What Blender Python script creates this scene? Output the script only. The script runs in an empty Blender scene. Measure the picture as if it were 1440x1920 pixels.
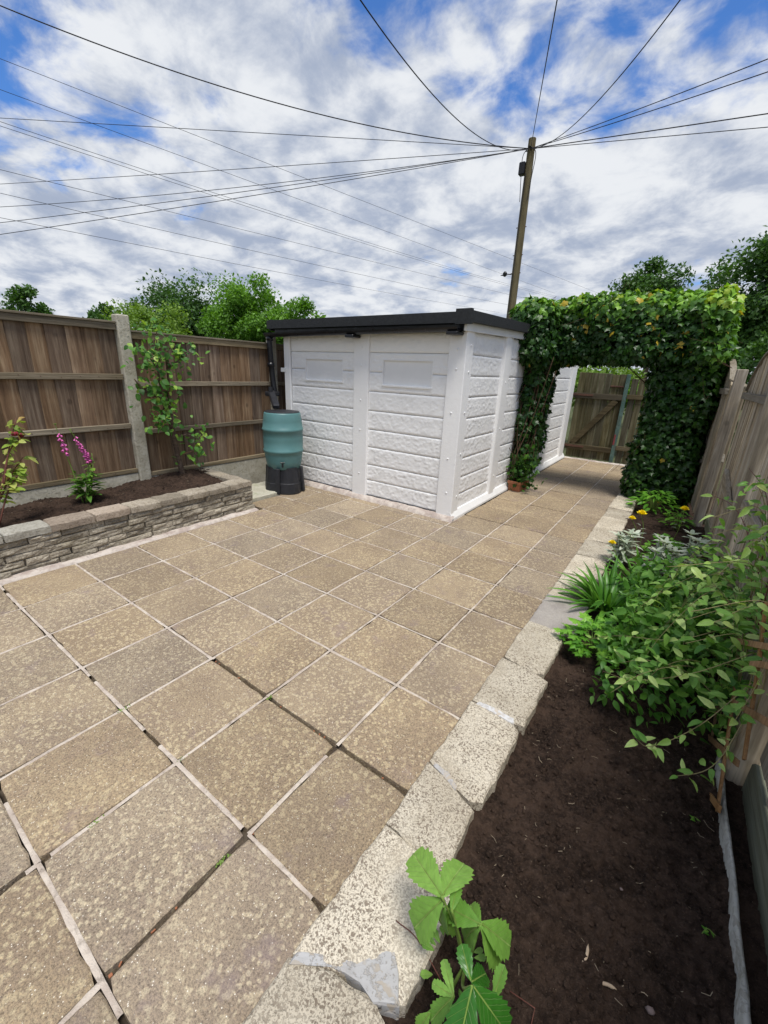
import bpy, bmesh, math, random
import numpy as np
from mathutils import Matrix, Vector
random.seed(7)
rng = np.random.default_rng(7)
rad = math.radians
scene = bpy.context.scene
COL = scene.collection

# ------------------------------------------------------------------ camera, sky, sun, exposure
cam_d = bpy.data.cameras.new('camera')
cam = bpy.data.objects.new('camera', cam_d); COL.objects.link(cam)
cam_d.sensor_fit = 'VERTICAL'; cam_d.sensor_height = 36.0; cam_d.lens = 14.673
cam_d.clip_start = 0.02; cam_d.clip_end = 3000
def basis(yaw, pitch, roll):
    f = Vector((math.sin(yaw)*math.cos(pitch), math.cos(yaw)*math.cos(pitch), math.sin(pitch)))
    r = Vector((math.cos(yaw), -math.sin(yaw), 0)); u = r.cross(f)
    c, s = math.cos(roll), math.sin(roll)
    return c*r+s*u, -s*r+c*u, f
_r, _u, _f = basis(-0.608724, -0.328338, 0.040487)
CAM = Vector((2.7642, -0.5821, 1.5408))
m = Matrix((_r, _u, -_f)).transposed().to_4x4(); m.translation = CAM
cam.matrix_world = m
scene.camera = cam

SUN_DIR = Vector((0.27, -0.24, 1.0)).normalized()      # towards the sun
world = bpy.data.worlds.new('World'); scene.world = world; world.use_nodes = True
BIGOFF = (2.83, 6.25, 0)
def build_world():
    nt = world.node_tree; nt.nodes.clear(); L = nt.links.new
    def n(t, **k):
        o = nt.nodes.new(t)
        for a, b in k.items(): setattr(o, a, b)
        return o
    out = n('ShaderNodeOutputWorld'); bg = n('ShaderNodeBackground'); bg.inputs[1].default_value = 0.1
    L(bg.outputs[0], out.inputs[0])
    sky = n('ShaderNodeTexSky', sky_type='NISHITA', sun_disc=False)
    sky.sun_elevation = math.asin(SUN_DIR.z); sky.sun_rotation = math.atan2(SUN_DIR.x, SUN_DIR.y)
    sky.air_density = 1.0; sky.dust_density = 0.4; sky.ozone_density = 3.0
    tc = n('ShaderNodeTexCoord')
    sep = n('ShaderNodeSeparateXYZ'); L(tc.outputs['Generated'], sep.inputs[0])
    def M(op, a, b=0.0, c=None):
        o = n('ShaderNodeMath', operation=op)
        for i, v in enumerate((a, b, c)):
            if v is None: continue
            if hasattr(v, 'node'): L(v, o.inputs[i])
            else: o.inputs[i].default_value = v
        return o.outputs[0]
    zz = M('ADD', M('MAXIMUM', sep.outputs[2], 0.0), 0.26)
    com = n('ShaderNodeCombineXYZ')
    L(M('DIVIDE', sep.outputs[0], zz), com.inputs[0]); L(M('DIVIDE', sep.outputs[1], zz), com.inputs[1])
    def noise(scale, detail, rough, off, dist=0.0):
        mp = n('ShaderNodeMapping'); mp.inputs['Location'].default_value = off
        L(com.outputs[0], mp.inputs[0])
        t = n('ShaderNodeTexNoise'); t.inputs['Scale'].default_value = scale
        t.inputs['Detail'].default_value = detail; t.inputs['Roughness'].default_value = rough
        t.inputs['Distortion'].default_value = dist
        L(mp.outputs[0], t.inputs['Vector']); return t.outputs[0]
    def ramp(v, a, b):
        o = n('ShaderNodeMapRange', interpolation_type='SMOOTHSTEP'); L(v, o.inputs[0])
        o.inputs[1].default_value = a; o.inputs[2].default_value = b
        return o.outputs[0]
    big = noise(1.15, 2.0, 0.5, BIGOFF)
    mid = noise(5.6, 7.0, 0.58, (0.4, 5.2, 0), 0.3)
    dens = M('ADD', M('ADD', M('MULTIPLY', big, 0.85), M('MULTIPLY', mid, 0.50)), M('SUBTRACT', M('MULTIPLY', M('MAXIMUM', M('SUBTRACT', 0.46, sep.outputs[2]), 0.0), 0.28), M('MULTIPLY', M('MINIMUM', M('MAXIMUM', M('SUBTRACT', sep.outputs[2], 0.40), 0.0), 0.2), 0.42)))
    cover = ramp(dens, 0.50, 0.645)
    sh = noise(4.8, 7.0, 0.60, (7.3, 2.2, 0), 0.25)
    shl = noise(1.1, 2.0, 0.5, (1.3, 9.2, 0))
    shade = ramp(M('ADD', M('MULTIPLY', sh, 0.60), M('ADD', M('MULTIPLY', mid, 0.25), M('MULTIPLY', shl, 0.20))), 0.41, 0.62)
    cmix = n('ShaderNodeMix', data_type='RGBA'); L(shade, cmix.inputs[0])
    cmix.inputs[6].default_value = (3.05, 3.55, 4.6, 1); cmix.inputs[7].default_value = (6.5, 6.7, 7.0, 1)
    # deepen the blue of the clear sky as in the photograph
    blue = n('ShaderNodeMix', data_type='RGBA', blend_type='MULTIPLY'); blue.inputs[0].default_value = 1.0
    L(sky.outputs[0], blue.inputs[6]); blue.inputs[7].default_value = (0.55, 0.9, 1.35, 1)
    mx = n('ShaderNodeMix', data_type='RGBA'); L(cover, mx.inputs[0])
    L(blue.outputs[2], mx.inputs[6]); L(cmix.outputs[2], mx.inputs[7])
    L(mx.outputs[2], bg.inputs[0])
build_world()

sun_d = bpy.data.lights.new('sun', 'SUN'); sun_d.energy = 3.1; sun_d.angle = rad(20); sun_d.color = (1.0, 0.955, 0.88)
sun = bpy.data.objects.new('sun', sun_d); COL.objects.link(sun)
sun.rotation_euler = SUN_DIR.to_track_quat('Z', 'Y').to_euler(); sun.location = (5, 5, 12)
vs = scene.view_settings
vs.view_transform = 'Standard'; vs.look = 'None'; vs.gamma = 1.0; vs.exposure = 0.36; vs.use_curve_mapping = False

# ------------------------------------------------------------------ helpers
def val3(P, seed=0):
    P = np.asarray(P, float); i = np.floor(P).astype(np.int64); f = P-i; f = f*f*(3-2*f)
    def h(a, b, c):
        x = (a*374761393 + b*668265263 + c*2147483647 + seed*1274126177) & 0xffffffff
        x = ((x ^ (x >> 13))*1274126177) & 0xffffffff
        return ((x ^ (x >> 16)) & 0xffff)/65535.0
    r = 0
    for a in (0, 1):
        for b in (0, 1):
            for c in (0, 1):
                w = (f[..., 0] if a else 1-f[..., 0])*(f[..., 1] if b else 1-f[..., 1])*(f[..., 2] if c else 1-f[..., 2])
                r = r + w*h(i[..., 0]+a, i[..., 1]+b, i[..., 2]+c)
    return r*2-1
def fbm(P, octv=4, seed=0, gain=.5):
    P = np.asarray(P, float); r = 0; a = 1; s = 1
    for o in range(octv):
        r = r + a*val3(P*s+o*17.3, seed+o); a *= gain; s *= 2.03
    return r

def put(o, parent=None, label=None, cat=None, group=None, kind=None):
    COL.objects.link(o)
    if parent is not None: o.parent = parent
    tag(o, label, cat, group, kind); return o
def tag(o, label=None, cat=None, group=None, kind=None):
    if label: o['label'] = label
    if cat: o['category'] = cat
    if group: o['group'] = group
    if kind: o['kind'] = kind
    return o
def empty(name, loc, label, cat, group=None):
    o = bpy.data.objects.new(name, None); o.location = loc; o.empty_display_size = .1
    return put(o, None, label, cat, group)
def make_mesh(name, V, F, mat=None, smooth=False, recalc=False):
    me = bpy.data.meshes.new(name)
    me.from_pydata([tuple(map(float, v)) for v in V] if not isinstance(V, np.ndarray) else V.tolist(), [], F)
    if mat is not None: me.materials.append(mat)
    if recalc:
        bm = bmesh.new(); bm.from_mesh(me); bmesh.ops.recalc_face_normals(bm, faces=bm.faces); bm.to_mesh(me); bm.free()
    if smooth: me.polygons.foreach_set('use_smooth', [True]*len(me.polygons))
    me.update(); return me
def obj(name, me, parent=None, loc=(0, 0, 0), rot=(0, 0, 0), scale=(1, 1, 1), **k):
    o = bpy.data.objects.new(name, me)
    # loc is given in world space; parents are never rotated or scaled
    l = Vector(loc)
    if parent is not None:
        p = parent
        while p is not None: l = l-p.location; p = p.parent
    o.location = l; o.rotation_euler = rot; o.scale = scale
    return put(o, parent, **k)

class MB:
    def __init__(s): s.V = []; s.F = []
    def add(s, V, F, mtx=None):
        b = len(s.V)
        for v in V: s.V.append(tuple(mtx @ Vector(v)) if mtx is not None else tuple(v))
        for f in F: s.F.append(tuple(i+b for i in f))
        return s
    def box(s, x0, y0, z0, x1, y1, z1, b=.003):
        V, F = cbox(abs(x1-x0)/2, abs(y1-y0)/2, abs(z1-z0)/2, b)
        c = ((x0+x1)/2, (y0+y1)/2, (z0+z1)/2)
        return s.add([(v[0]+c[0], v[1]+c[1], v[2]+c[2]) for v in V], F)
    def bar(s, A, B, w, t, up=(0, 0, 1), b=.002):
        A = Vector(A); B = Vector(B); d = (B-A); L = d.length; d.normalize()
        x = d.cross(Vector(up)).normalized(); u = x.cross(d)
        V, F = cbox(w/2, L/2, t/2, b); c = (A+B)/2
        return s.add([tuple(c+x*v[0]+d*v[1]+u*v[2]) for v in V], F)
    def tube(s, P, R, n=8, cap=True):
        V, F = tube(P, R, n, cap); return s.add(V, F)
    def mesh(s, name, mat, smooth=False): return make_mesh(name, s.V, s.F, mat, smooth, True)
    def obj(s, name, mat, parent=None, smooth=False, **k):
        # origin at the middle of the bottom of the shape
        A = np.array(s.V); lo = A.min(0); hi = A.max(0); o = np.array([(lo[0]+hi[0])/2, (lo[1]+hi[1])/2, lo[2]])
        me = make_mesh(name, A-o, s.F, mat, smooth, True)
        return obj(name, me, parent, tuple(o), **k)
def cbox(sx, sy, sz, b):
    b = min(b, sx*.45, sy*.45, sz*.45)
    V = []; ix = {}
    for i in (-1, 1):
        for j in (-1, 1):
            for k in (-1, 1):
                for a in range(3):
                    v = [i*sx, j*sy, k*sz]
                    for q in range(3):
                        if q != a: v[q] -= (i, j, k)[q]*b
                    ix[i, j, k, a] = len(V); V.append(tuple(v))
    F = []
    o = [(-1, -1), (1, -1), (1, 1), (-1, 1)]
    for s in (-1, 1):
        F.append(tuple(ix[s, p, q, 0] for p, q in o)); F.append(tuple(ix[p, s, q, 1] for p, q in o)); F.append(tuple(ix[p, q, s, 2] for p, q in o))
    for p in (-1, 1):
        for q in (-1, 1):
            F.append((ix[p, q, -1, 0], ix[p, q, 1, 0], ix[p, q, 1, 1], ix[p, q, -1, 1]))
            F.append((ix[p, -1, q, 0], ix[p, 1, q, 0], ix[p, 1, q, 2], ix[p, -1, q, 2]))
            F.append((ix[-1, p, q, 1], ix[1, p, q, 1], ix[1, p, q, 2], ix[-1, p, q, 2]))
            for r in (-1, 1): F.append((ix[p, q, r, 0], ix[p, q, r, 1], ix[p, q, r, 2]))
    return V, F
def tube(P, R, n=8, cap=True):
    P = [Vector(p) for p in P]
    if not hasattr(R, '__len__'): R = [R]*len(P)
    V = []; F = []; prev = None
    for i, p in enumerate(P):
        d = (P[min(i+1, len(P)-1)]-P[max(i-1, 0)]).normalized()
        a = prev if prev is not None else (Vector((0, 0, 1)) if abs(d.z) < .9 else Vector((1, 0, 0)))
        x = (a-d*a.dot(d)).normalized(); prev = x; y = d.cross(x)
        for k in range(n):
            t = 2*math.pi*k/n; V.append(tuple(p+(x*math.cos(t)+y*math.sin(t))*R[i]))
    for i in range(len(P)-1):
        for k in range(n):
            F.append((i*n+k, i*n+(k+1) % n, (i+1)*n+(k+1) % n, (i+1)*n+k))
    if cap: F.append(tuple(range(n-1, -1, -1))); F.append(tuple((len(P)-1)*n+k for k in range(n)))
    return V, F
def lathe(prof, n=32, sq=None):
    V = []; F = []
    for r, z in prof:
        for k in range(n):
            t = 2*math.pi*k/n; V.append((r*math.cos(t), r*math.sin(t), z))
    for i in range(len(prof)-1):
        for k in range(n): F.append((i*n+k, i*n+(k+1) % n, (i+1)*n+(k+1) % n, (i+1)*n+k))
    F.append(tuple(range(n-1, -1, -1))); F.append(tuple((len(prof)-1)*n+k for k in range(n)))
    return V, F
def curve(pts, n=12):
    """smooth polyline through pts (Catmull-Rom)"""
    P = [Vector(p) for p in pts]; P = [P[0]*2-P[1]]+P+[P[-1]*2-P[-2]]; out = []
    for i in range(1, len(P)-2):
        for k in range(n):
            t = k/n
            out.append(.5*((2*P[i])+(P[i+1]-P[i-1])*t+(2*P[i-1]-5*P[i]+4*P[i+1]-P[i+2])*t*t+(3*P[i]-P[i-1]-3*P[i+1]+P[i+2])*t**3))
    out.append(P[-2]); return out

# ------------------------------------------------------------------ materials
class G:
    def __init__(s, name):
        s.mat = bpy.data.materials.new(name); s.mat.use_nodes = True; s.nt = s.mat.node_tree
        s.b = s.nt.nodes['Principled BSDF']; s.out = s.nt.nodes['Material Output']
        s._pos = None; s._rnd = None
    def n(s, t, **k):
        o = s.nt.nodes.new(t)
        for a, b in k.items(): setattr(o, a, b)
        return o
    def set(s, sock, v):
        if hasattr(v, 'node'): s.nt.links.new(v, sock)
        elif isinstance(v, tuple) and len(v) == 3 and sock.type == 'RGBA': sock.default_value = (*v, 1)
        else: sock.default_value = v
    def pos(s):
        if s._pos is None: s._pos = s.n('ShaderNodeNewGeometry').outputs['Position']
        return s._pos
    def rnd(s):
        if s._rnd is None: s._rnd = s.n('ShaderNodeObjectInfo').outputs['Random']
        return s._rnd
    def vec(s, sc=(1, 1, 1), rndoff=0.0, base=None):
        m = s.n('ShaderNodeVectorMath', operation='MULTIPLY'); s.set(m.inputs[0], base or s.pos()); m.inputs[1].default_value = sc
        if not rndoff: return m.outputs[0]
        k = s.math('MULTIPLY', s.rnd(), rndoff); a = s.n('ShaderNodeVectorMath', operation='ADD')
        s.nt.links.new(m.outputs[0], a.inputs[0]); s.nt.links.new(k, a.inputs[1]); return a.outputs[0]
    def noise(s, scale, detail=3, rough=.55, vec=None, dist=0.0):
        t = s.n('ShaderNodeTexNoise'); s.set(t.inputs['Vector'], vec or s.pos()); t.inputs['Scale'].default_value = scale
        t.inputs['Detail'].default_value = detail; t.inputs['Roughness'].default_value = rough; t.inputs['Distortion'].default_value = dist
        return t.outputs[0]
    def vor(s, scale, vec=None, feature='F1', out='Distance', rand=1.0):
        t = s.n('ShaderNodeTexVoronoi', feature=feature); s.set(t.inputs['Vector'], vec or s.pos()); t.inputs['Scale'].default_value = scale
        t.inputs['Randomness'].default_value = rand
        return t.outputs[out]
    def rng(s, v, a, b, c=0.0, d=1.0):
        o = s.n('ShaderNodeMapRange', interpolation_type='SMOOTHSTEP'); s.set(o.inputs[0], v)
        for i, x in enumerate((a, b, c, d)): o.inputs[i+1].default_value = x
        return o.outputs[0]
    def math(s, op, a, b=0.0):
        o = s.n('ShaderNodeMath', operation=op); s.set(o.inputs[0], a); s.set(o.inputs[1], b); return o.outputs[0]
    def mix(s, f, a, b, blend='MIX'):
        o = s.n('ShaderNodeMix', data_type='RGBA', blend_type=blend); s.set(o.inputs[0], f); s.set(o.inputs[6], a); s.set(o.inputs[7], b); return o.outputs[2]
    def ramp(s, f, stops):
        o = s.n('ShaderNodeValToRGB'); s.set(o.inputs[0], f); e = o.color_ramp.elements
        while len(e) < len(stops): e.new(.5)
        for q, (p, c) in zip(e, stops): q.position = p; q.color = (*c, 1)
        return o.outputs[0]
    def bump(s, h, strength=.5, dist=.01, prev=None):
        o = s.n('ShaderNodeBump'); s.set(o.inputs['Height'], h); o.inputs['Strength'].default_value = strength; o.inputs['Distance'].default_value = dist
        if prev is not None: s.nt.links.new(prev, o.inputs['Normal'])
        return o.outputs[0]
    def done(s, col, rough=.8, nrm=None, spec=.3):
        s.set(s.b.inputs['Base Color'], col); s.set(s.b.inputs['Roughness'], rough); s.b.inputs['Specular IOR Level'].default_value = spec
        if nrm is not None: s.nt.links.new(nrm, s.b.inputs['Normal'])
        return s.mat

def hsv(g, col, hue=.5, sat=1.0, val=1.0):
    o = g.n('ShaderNodeHueSaturation'); g.set(o.inputs['Color'], col); g.set(o.inputs['Hue'], hue); g.set(o.inputs['Saturation'], sat); g.set(o.inputs['Value'], val)
    return o.outputs[0]

def m_slab():
    g = G('buff concrete slab')
    big = g.noise(2.2, 4, .6); med = g.noise(11, 4, .6)
    base = g.mix(g.rng(big, .35, .68), (.262, .202, .140), (.335, .262, .175))
    base = g.mix(g.math('MULTIPLY', g.rng(med, .46, .72), .4), base, (.25, .19, .148))
    fine = g.noise(105, 4, .65); wob = g.noise(38, 3, .6)
    v = g.vor(52, g.vec((1, 1, 1), 9.0), 'SMOOTH_F1'); v2 = g.vor(30, g.vec((1, 1, 1), 4.0), 'SMOOTH_F1')
    zone = g.rng(g.noise(3.1, 4, .6, g.vec((1, 1, 1), 6.0)), .32, .54, .3, 1)
    b1 = g.rng(g.math('ADD', v, g.math('MULTIPLY', fine, .6)), .50, .68, 1, 0); b2 = g.rng(g.math('ADD', v2, g.math('MULTIPLY', wob, .6)), .46, .60, 1, 0)
    base = g.mix(g.math('MULTIPLY', g.math('MULTIPLY', g.math('MAXIMUM', b1, g.math('MULTIPLY', b2, .8)), zone), .68), base, (.52, .435, .285))
    grain = g.noise(150, 3, .75); g2 = g.noise(420, 2, .7)
    base = g.mix(.95, base, g.ramp(grain, [(.30, (.42, .40, .37)), (.5, (1, 1, 1)), (.70, (1.42, 1.36, 1.22))]), 'MULTIPLY')
    base = g.mix(.7, base, g.ramp(g2, [(.32, (.5, .5, .5)), (.55, (1.05, 1.05, 1.05))]), 'MULTIPLY')
    sp = g.vor(105); base = g.mix(g.math('MULTIPLY', g.rng(sp, .12, .22, 1, 0), g.rng(g.noise(55, 2), .50, .58)), base, (.74, .68, .56))
    dk = g.vor(58, g.vec((1, 1, 1), 3.0)); base = g.mix(g.math('MULTIPLY', g.rng(dk, .10, .22, .8, 0), g.rng(g.noise(14, 2), .52, .60)), base, (.105, .085, .068))
    lich = g.rng(g.noise(4.1, 5, .7, g.vec((1, 1, 1), 20.)), .57, .70); base = g.mix(g.math('MULTIPLY', lich, .45), base, (.21, .155, .155))
    base = hsv(g, base, .5, g.rng(g.rnd(), 0, 1, .88, 1.04), g.rng(g.math('FRACT', g.math('MULTIPLY', g.rnd(), 7.31)), 0, 1, .90, 1.09))
    h = g.math('ADD', g.math('MULTIPLY', grain, .6), g.math('MULTIPLY', fine, .4))
    return g.done(base, .8, g.bump(h, .7, .007), .25)
def m_mortar(name, c0, c1, dark=.25):
    g = G(name); a = g.noise(9, 5, .65); f = g.noise(140, 3, .7)
    col = g.mix(g.rng(a, .36, .64), c0, c1)
    col = g.mix(g.math('MULTIPLY', g.rng(g.noise(26, 4, .7), .52, .70), dark*2), col, (.12, .095, .075))
    return g.done(col, .92, g.bump(g.math('ADD', f, g.noise(40, 3)), .7, .008), .15)
def m_pebbly(name, c0, c1, pit, scale=150, amount=.8, moss=None):
    g = G(name); a = g.noise(5, 4, .6)
    col = g.mix(g.rng(a, .35, .65), c0, c1)
    cs = g.n('ShaderNodeSeparateColor'); g.nt.links.new(g.vor(scale*1.15, None, 'F1', 'Color'), cs.inputs[0])
    p = g.noise(scale*1.3, 4, .75); pits = g.math('MAXIMUM', g.math('MULTIPLY', g.rng(cs.outputs[0], .62, .72), g.rng(g.noise(scale*.4, 3), .40, .52)), g.math('MULTIPLY', g.rng(p, .53, .60), .7))
    amt = g.math('MULTIPLY', pits, g.rng(g.noise(8, 3, .6), .30, .60, .45, 1))
    col = g.mix(g.math('MULTIPLY', amt, amount), col, pit)
    if moss: col = g.mix(g.math('MULTIPLY', g.rng(g.noise(4, 4, .7), .54, .7), .6), col, moss)
    col = hsv(g, col, .5, 1.0, g.rng(g.rnd(), 0, 1, .82, 1.12))
    return g.done(col, .9, g.bump(g.math('SUBTRACT', 1.0, pits), .6, .006), .2)
def m_wood(name, c0, c1, c2, axis='z', gloss=.8, streak=26, knots=.5, rndv=(.75, 1.2)):
    g = G(name); sc = {'z': (1, 1, .06), 'y': (1, .045, 1), 'x': (.045, 1, 1)}[axis]
    v = g.vec(sc, 37.0); w = g.noise(streak, 6, .62, v, .35)
    w2 = g.noise(streak*5, 3, .6, v)
    big = g.noise(2.2, 3, .6, g.vec((1, 1, 1), 13.0))
    col = g.ramp(w, [(.30, c0), (.5, c1), (.72, c2)])
    col = g.mix(g.rng(big, .35, .7, 0, .45), col, g.ramp(w, [(.3, tuple(x*.72 for x in c0)), (.7, tuple(x*.8 for x in c1))]))
    if knots:
        k = g.vor(5.2, g.vec((1, 1, .8) if axis == 'z' else (1, .6, 1), 5.0)); kk = g.rng(k, .06, .15, 1, 0)
        col = g.mix(g.math('MULTIPLY', kk, knots), col, tuple(x*.35 for x in c0))
    col = g.mix(.55, col, g.ramp(w2, [(.3, (.55, .55, .55)), (.6, (1.05, 1.05, 1.05))]), 'MULTIPLY')
    col = hsv(g, col, .5, g.rng(g.math('FRACT', g.math('MULTIPLY', g.rnd(), 5.7)), 0, 1, .8, 1.15), g.rng(g.rnd(), 0, 1, *rndv))
    return g.done(col, gloss, g.bump(g.math('ADD', w, w2), .5, .004), .2)
def m_plain(name, col, rough=.5, bump=0, bscale=60, spec=.4, var=.12):
    g = G(name); n_ = g.noise(bscale*.15, 4, .6)
    c = g.mix(1.0, col, g.ramp(n_, [(.3, (1-var,)*3), (.7, (1+var,)*3)]), 'MULTIPLY')
    r = g.rng(g.noise(bscale*.3, 3), .3, .7, max(.05, rough-.08), min(1, rough+.08))
    return g.done(c, r, g.bump(g.noise(bscale, 4, .6), bump, .01) if bump else None, spec)
def m_leaf(name, ramp_stops, src='attr', trans=.35, rough=.45, vein=0):
    g = G(name)
    if src == 'attr': f = g.n('ShaderNodeAttribute', attribute_name='v').outputs['Fac']
    else: f = g.rnd()
    col = g.ramp(f, ramp_stops)
    col = g.mix(.5, col, g.ramp(g.noise(70, 3, .6), [(.3, (.72, .74, .7)), (.7, (1.2, 1.18, 1.15))]), 'MULTIPLY')
    nrm = None
    if vein:
        tc = g.n('ShaderNodeTexCoord').outputs['Object']; sp = g.n('ShaderNodeSeparateXYZ'); g.nt.links.new(tc, sp.inputs[0])
        ax = g.math('ABSOLUTE', sp.outputs[0]); w_ = g.math('SUBTRACT', g.math('MULTIPLY', sp.outputs[1], 8.0), g.math('MULTIPLY', ax, 9.0))
        sn = g.math('ABSOLUTE', g.math('SINE', g.math('MULTIPLY', w_, math.pi))); ve = g.math('MAXIMUM', g.rng(sn, .0, .22, .75, 0), g.rng(ax, .006, .022, 1, 0))
        col = g.mix(g.math('MULTIPLY', ve, vein), col, (.36, .48, .16)); nrm = g.bump(g.math('SUBTRACT', 1.0, ve), .5, .004)
    g.done(col, rough, nrm, .35)
    t = g.n('ShaderNodeBsdfTranslucent'); g.set(t.inputs[0], g.mix(1.0, col, (1.25, 1.3, .55), 'MULTIPLY'))
    mx = g.n('ShaderNodeMixShader'); mx.inputs[0].default_value = trans
    g.nt.links.new(g.b.outputs[0], mx.inputs[1]); g.nt.links.new(t.outputs[0], mx.inputs[2]); g.nt.links.new(mx.outputs[0], g.out.inputs[0])
    return g.mat
def m_soil():
    g = G('dark compost soil'); a = g.noise(6, 5, .6); f = g.noise(120, 4, .7)
    col = g.mix(g.rng(g.math('ADD', g.math('MULTIPLY', a, .5), g.math('MULTIPLY', g.noise(34, 4, .65), .5)), .38, .62), (.026, .0165, .012), (.078, .050, .036))
    col = g.mix(g.rng(f, .5, .72, 0, .75), col, (.125, .085, .062))
    sp = g.vor(95); col = g.mix(g.math('MULTIPLY', g.rng(sp, .06, .15, 1, 0), g.rng(g.noise(40, 2), .60, .66)), col, (.28, .22, .16))
    return g.done(col, .95, g.bump(g.math('ADD', f, g.noise(300, 3, .7)), .9, .012), .15)

MAT = {}
MAT['slab'] = m_slab()
MAT['mortar'] = m_mortar('pale mortar', (.44, .37, .31), (.60, .53, .45), .3)
MAT['haunch'] = m_mortar('pinkish mortar fillet', (.40, .33, .29), (.58, .52, .46), .2)
MAT['bed'] = m_mortar('dark joint dirt', (.05, .038, .028), (.10, .08, .06), .2)
MAT['kerb'] = m_pebbly('weathered reconstituted stone', (.52, .46, .36), (.63, .57, .46), (.15, .115, .085), 170, .85)
MAT['kerbgrey'] = m_pebbly('grey concrete edging', (.30, .27, .25), (.37, .34, .31), (.22, .2, .18), 150, .4)
MAT['cement'] = m_pebbly('grey cement smear', (.40, .39, .38), (.52, .52, .52), (.42, .35, .26), 45, .75)
MAT['brick'] = m_pebbly('rock faced walling brick', (.30, .265, .205), (.43, .385, .305), (.14, .115, .085), 75, .65, (.29, .255, .18))
MAT['coping'] = m_pebbly('riven coping stone', (.30, .26, .20), (.40, .35, .28), (.17, .14, .10), 75, .7)
MAT['copingpink'] = m_pebbly('pink riven coping stone', (.335, .27, .21), (.41, .34, .27), (.20, .155, .115), 75, .65)
MAT['copingpale'] = m_pebbly('pale riven coping stone', (.37, .35, .295), (.45, .43, .37), (.22, .20, .16), 75, .65)
MAT['paleslab'] = m_pebbly('pale algae stained slab', (.38, .36, .28), (.48, .46, .38), (.27, .28, .19), 40, .4, (.26, .28, .17))
MAT['soil'] = m_soil()
MAT['board'] = m_wood('brown stained fence board', (.10, .064, .041), (.195, .130, .084), (.34, .26, .18), rndv=(.68, 1.25))
MAT['rail'] = m_wood('weathered fence rail', (.13, .105, .065), (.22, .18, .12), (.31, .26, .19), 'y', .85, 30, .2)
MAT['greyboard'] = m_wood('silvered fence board', (.22, .175, .125), (.44, .37, .275), (.62, .56, .46), 'z', .85, 22, .35, (.8, 1.2))
MAT['greyrail'] = m_wood('silvered fence rail', (.17, .145, .105), (.28, .245, .19), (.39, .355, .30), 'y', .85, 24, .2)
MAT['greenboard'] = m_wood('algae covered base board', (.11, .115, .07), (.19, .20, .13), (.28, .29, .21), 'y', .9, 20, .1)
MAT['gateboard'] = m_wood('mossy gate board', (.055, .046, .024), (.105, .093, .052), (.20, .185, .13), 'z', .85, 26, .2, (.8, 1.25))
MAT['gaterail'] = m_wood('mossy gate rail', (.06, .045, .025), (.105, .085, .048), (.16, .13, .08), 'x', .85, 26, .1)
MAT['trellis'] = m_wood('orange stained trellis slat', (.19, .10, .045), (.29, .165, .08), (.38, .235, .125), 'z', .7, 40, 0)
MAT['pole'] = m_wood('creosoted pole wood', (.085, .062, .022), (.15, .115, .045), (.21, .17, .075), 'z', .8, 9, 0, (1, 1))
MAT['concrete'] = m_pebbly('lichen concrete', (.37, .345, .275), (.47, .445, .37), (.24, .22, .16), 45, .5, (.34, .31, .24))
MAT['whiteplank'] = m_pebbly('bleached edging plank', (.40, .39, .35), (.52, .51, .47), (.20, .19, .15), 50, .55, (.25, .27, .19))
def m_white():
    g = G('white masonry paint'); n1 = g.noise(70, 4, .6); n2 = g.noise(22, 3, .6)
    col = g.mix(g.rng(g.noise(1.6, 4, .6), .35, .7), (.87, .865, .85), (.82, .815, .80))
    sp = g.sepz() if hasattr(g, 'sepz') else None
    return g.done(col, .55, g.bump(g.math('ADD', n1, g.math('MULTIPLY', n2, 1.5)), .22, .006), .35)
MAT['white'] = m_white()
MAT['whitesmooth'] = m_plain('white gloss paint', (.80, .80, .79), .4, .08, 40, .4, .03)
MAT['felt'] = m_plain('black roofing felt', (.022, .024, .026), .75, .5, 300, .3, .3)
MAT['black'] = m_plain('black plastic', (.008, .0085, .011), .35, .05, 60, .4, .2)
MAT['standgrey'] = m_plain('charcoal plastic', (.020, .021, .025), .5, .1, 120, .35, .2)
MAT['teal'] = m_plain('green plastic water butt', (.088, .200, .200), .42, .04, 30, .4, .06)
MAT['terracotta'] = m_plain('terracotta', (.33, .135, .07), .8, .3, 120, .2, .2)
MAT['bark'] = m_wood('fruit tree bark', (.055, .034, .022), (.115, .072, .045), (.20, .145, .10), 'x', .8, 30, 0, (1, 1))
MAT['stem'] = m_plain('brown twig', (.095, .055, .034), .7, .3, 200, .2, .3)
MAT['redstem'] = m_plain('reddish twig', (.13, .05, .035), .6, .2, 200, .3, .3)
MAT['greenstem'] = m_plain('green stem', (.16, .25, .05), .5, .1, 200, .3, .2)
MAT['tanstem'] = m_plain('dry tan stem', (.27, .23, .11), .7, .1, 200, .3, .2)
MAT['trunk'] = m_plain('grey tree bark', (.09, .07, .05), .9, .8, 30, .2, .3)
MAT['wire'] = m_plain('dark cable', (.03, .03, .035), .6, 0, 20, .2, .1)
MAT['rust'] = m_plain('rusty iron', (.10, .05, .035), .8, .3, 100, .3, .3)
MAT['tealpaint'] = m_pebbly('peeling green paint', (.085, .155, .135), (.13, .21, .185), (.10, .085, .06), 14, .45)
MAT['redpaint'] = m_plain('faded red paint', (.22, .045, .05), .6, .1, 60, .3, .2)
MAT['earth'] = m_mortar('rough grass and earth', (.05, .065, .025), (.09, .10, .045), .2)
MAT['chip'] = m_plain('pale wood chip', (.52, .40, .28), .8, .2, 90, .2, .25)
MAT['straw'] = m_plain('dry straw', (.42, .34, .24), .8, 0, 90, .2, .25)
MAT['pebble'] = m_plain('small stone', (.17, .13, .12), .8, .2, 90, .2, .35)
MAT['yellow'] = m_plain('yellow petal', (.88, .70, .015), .5, .1, 120, .2, .08)
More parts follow.
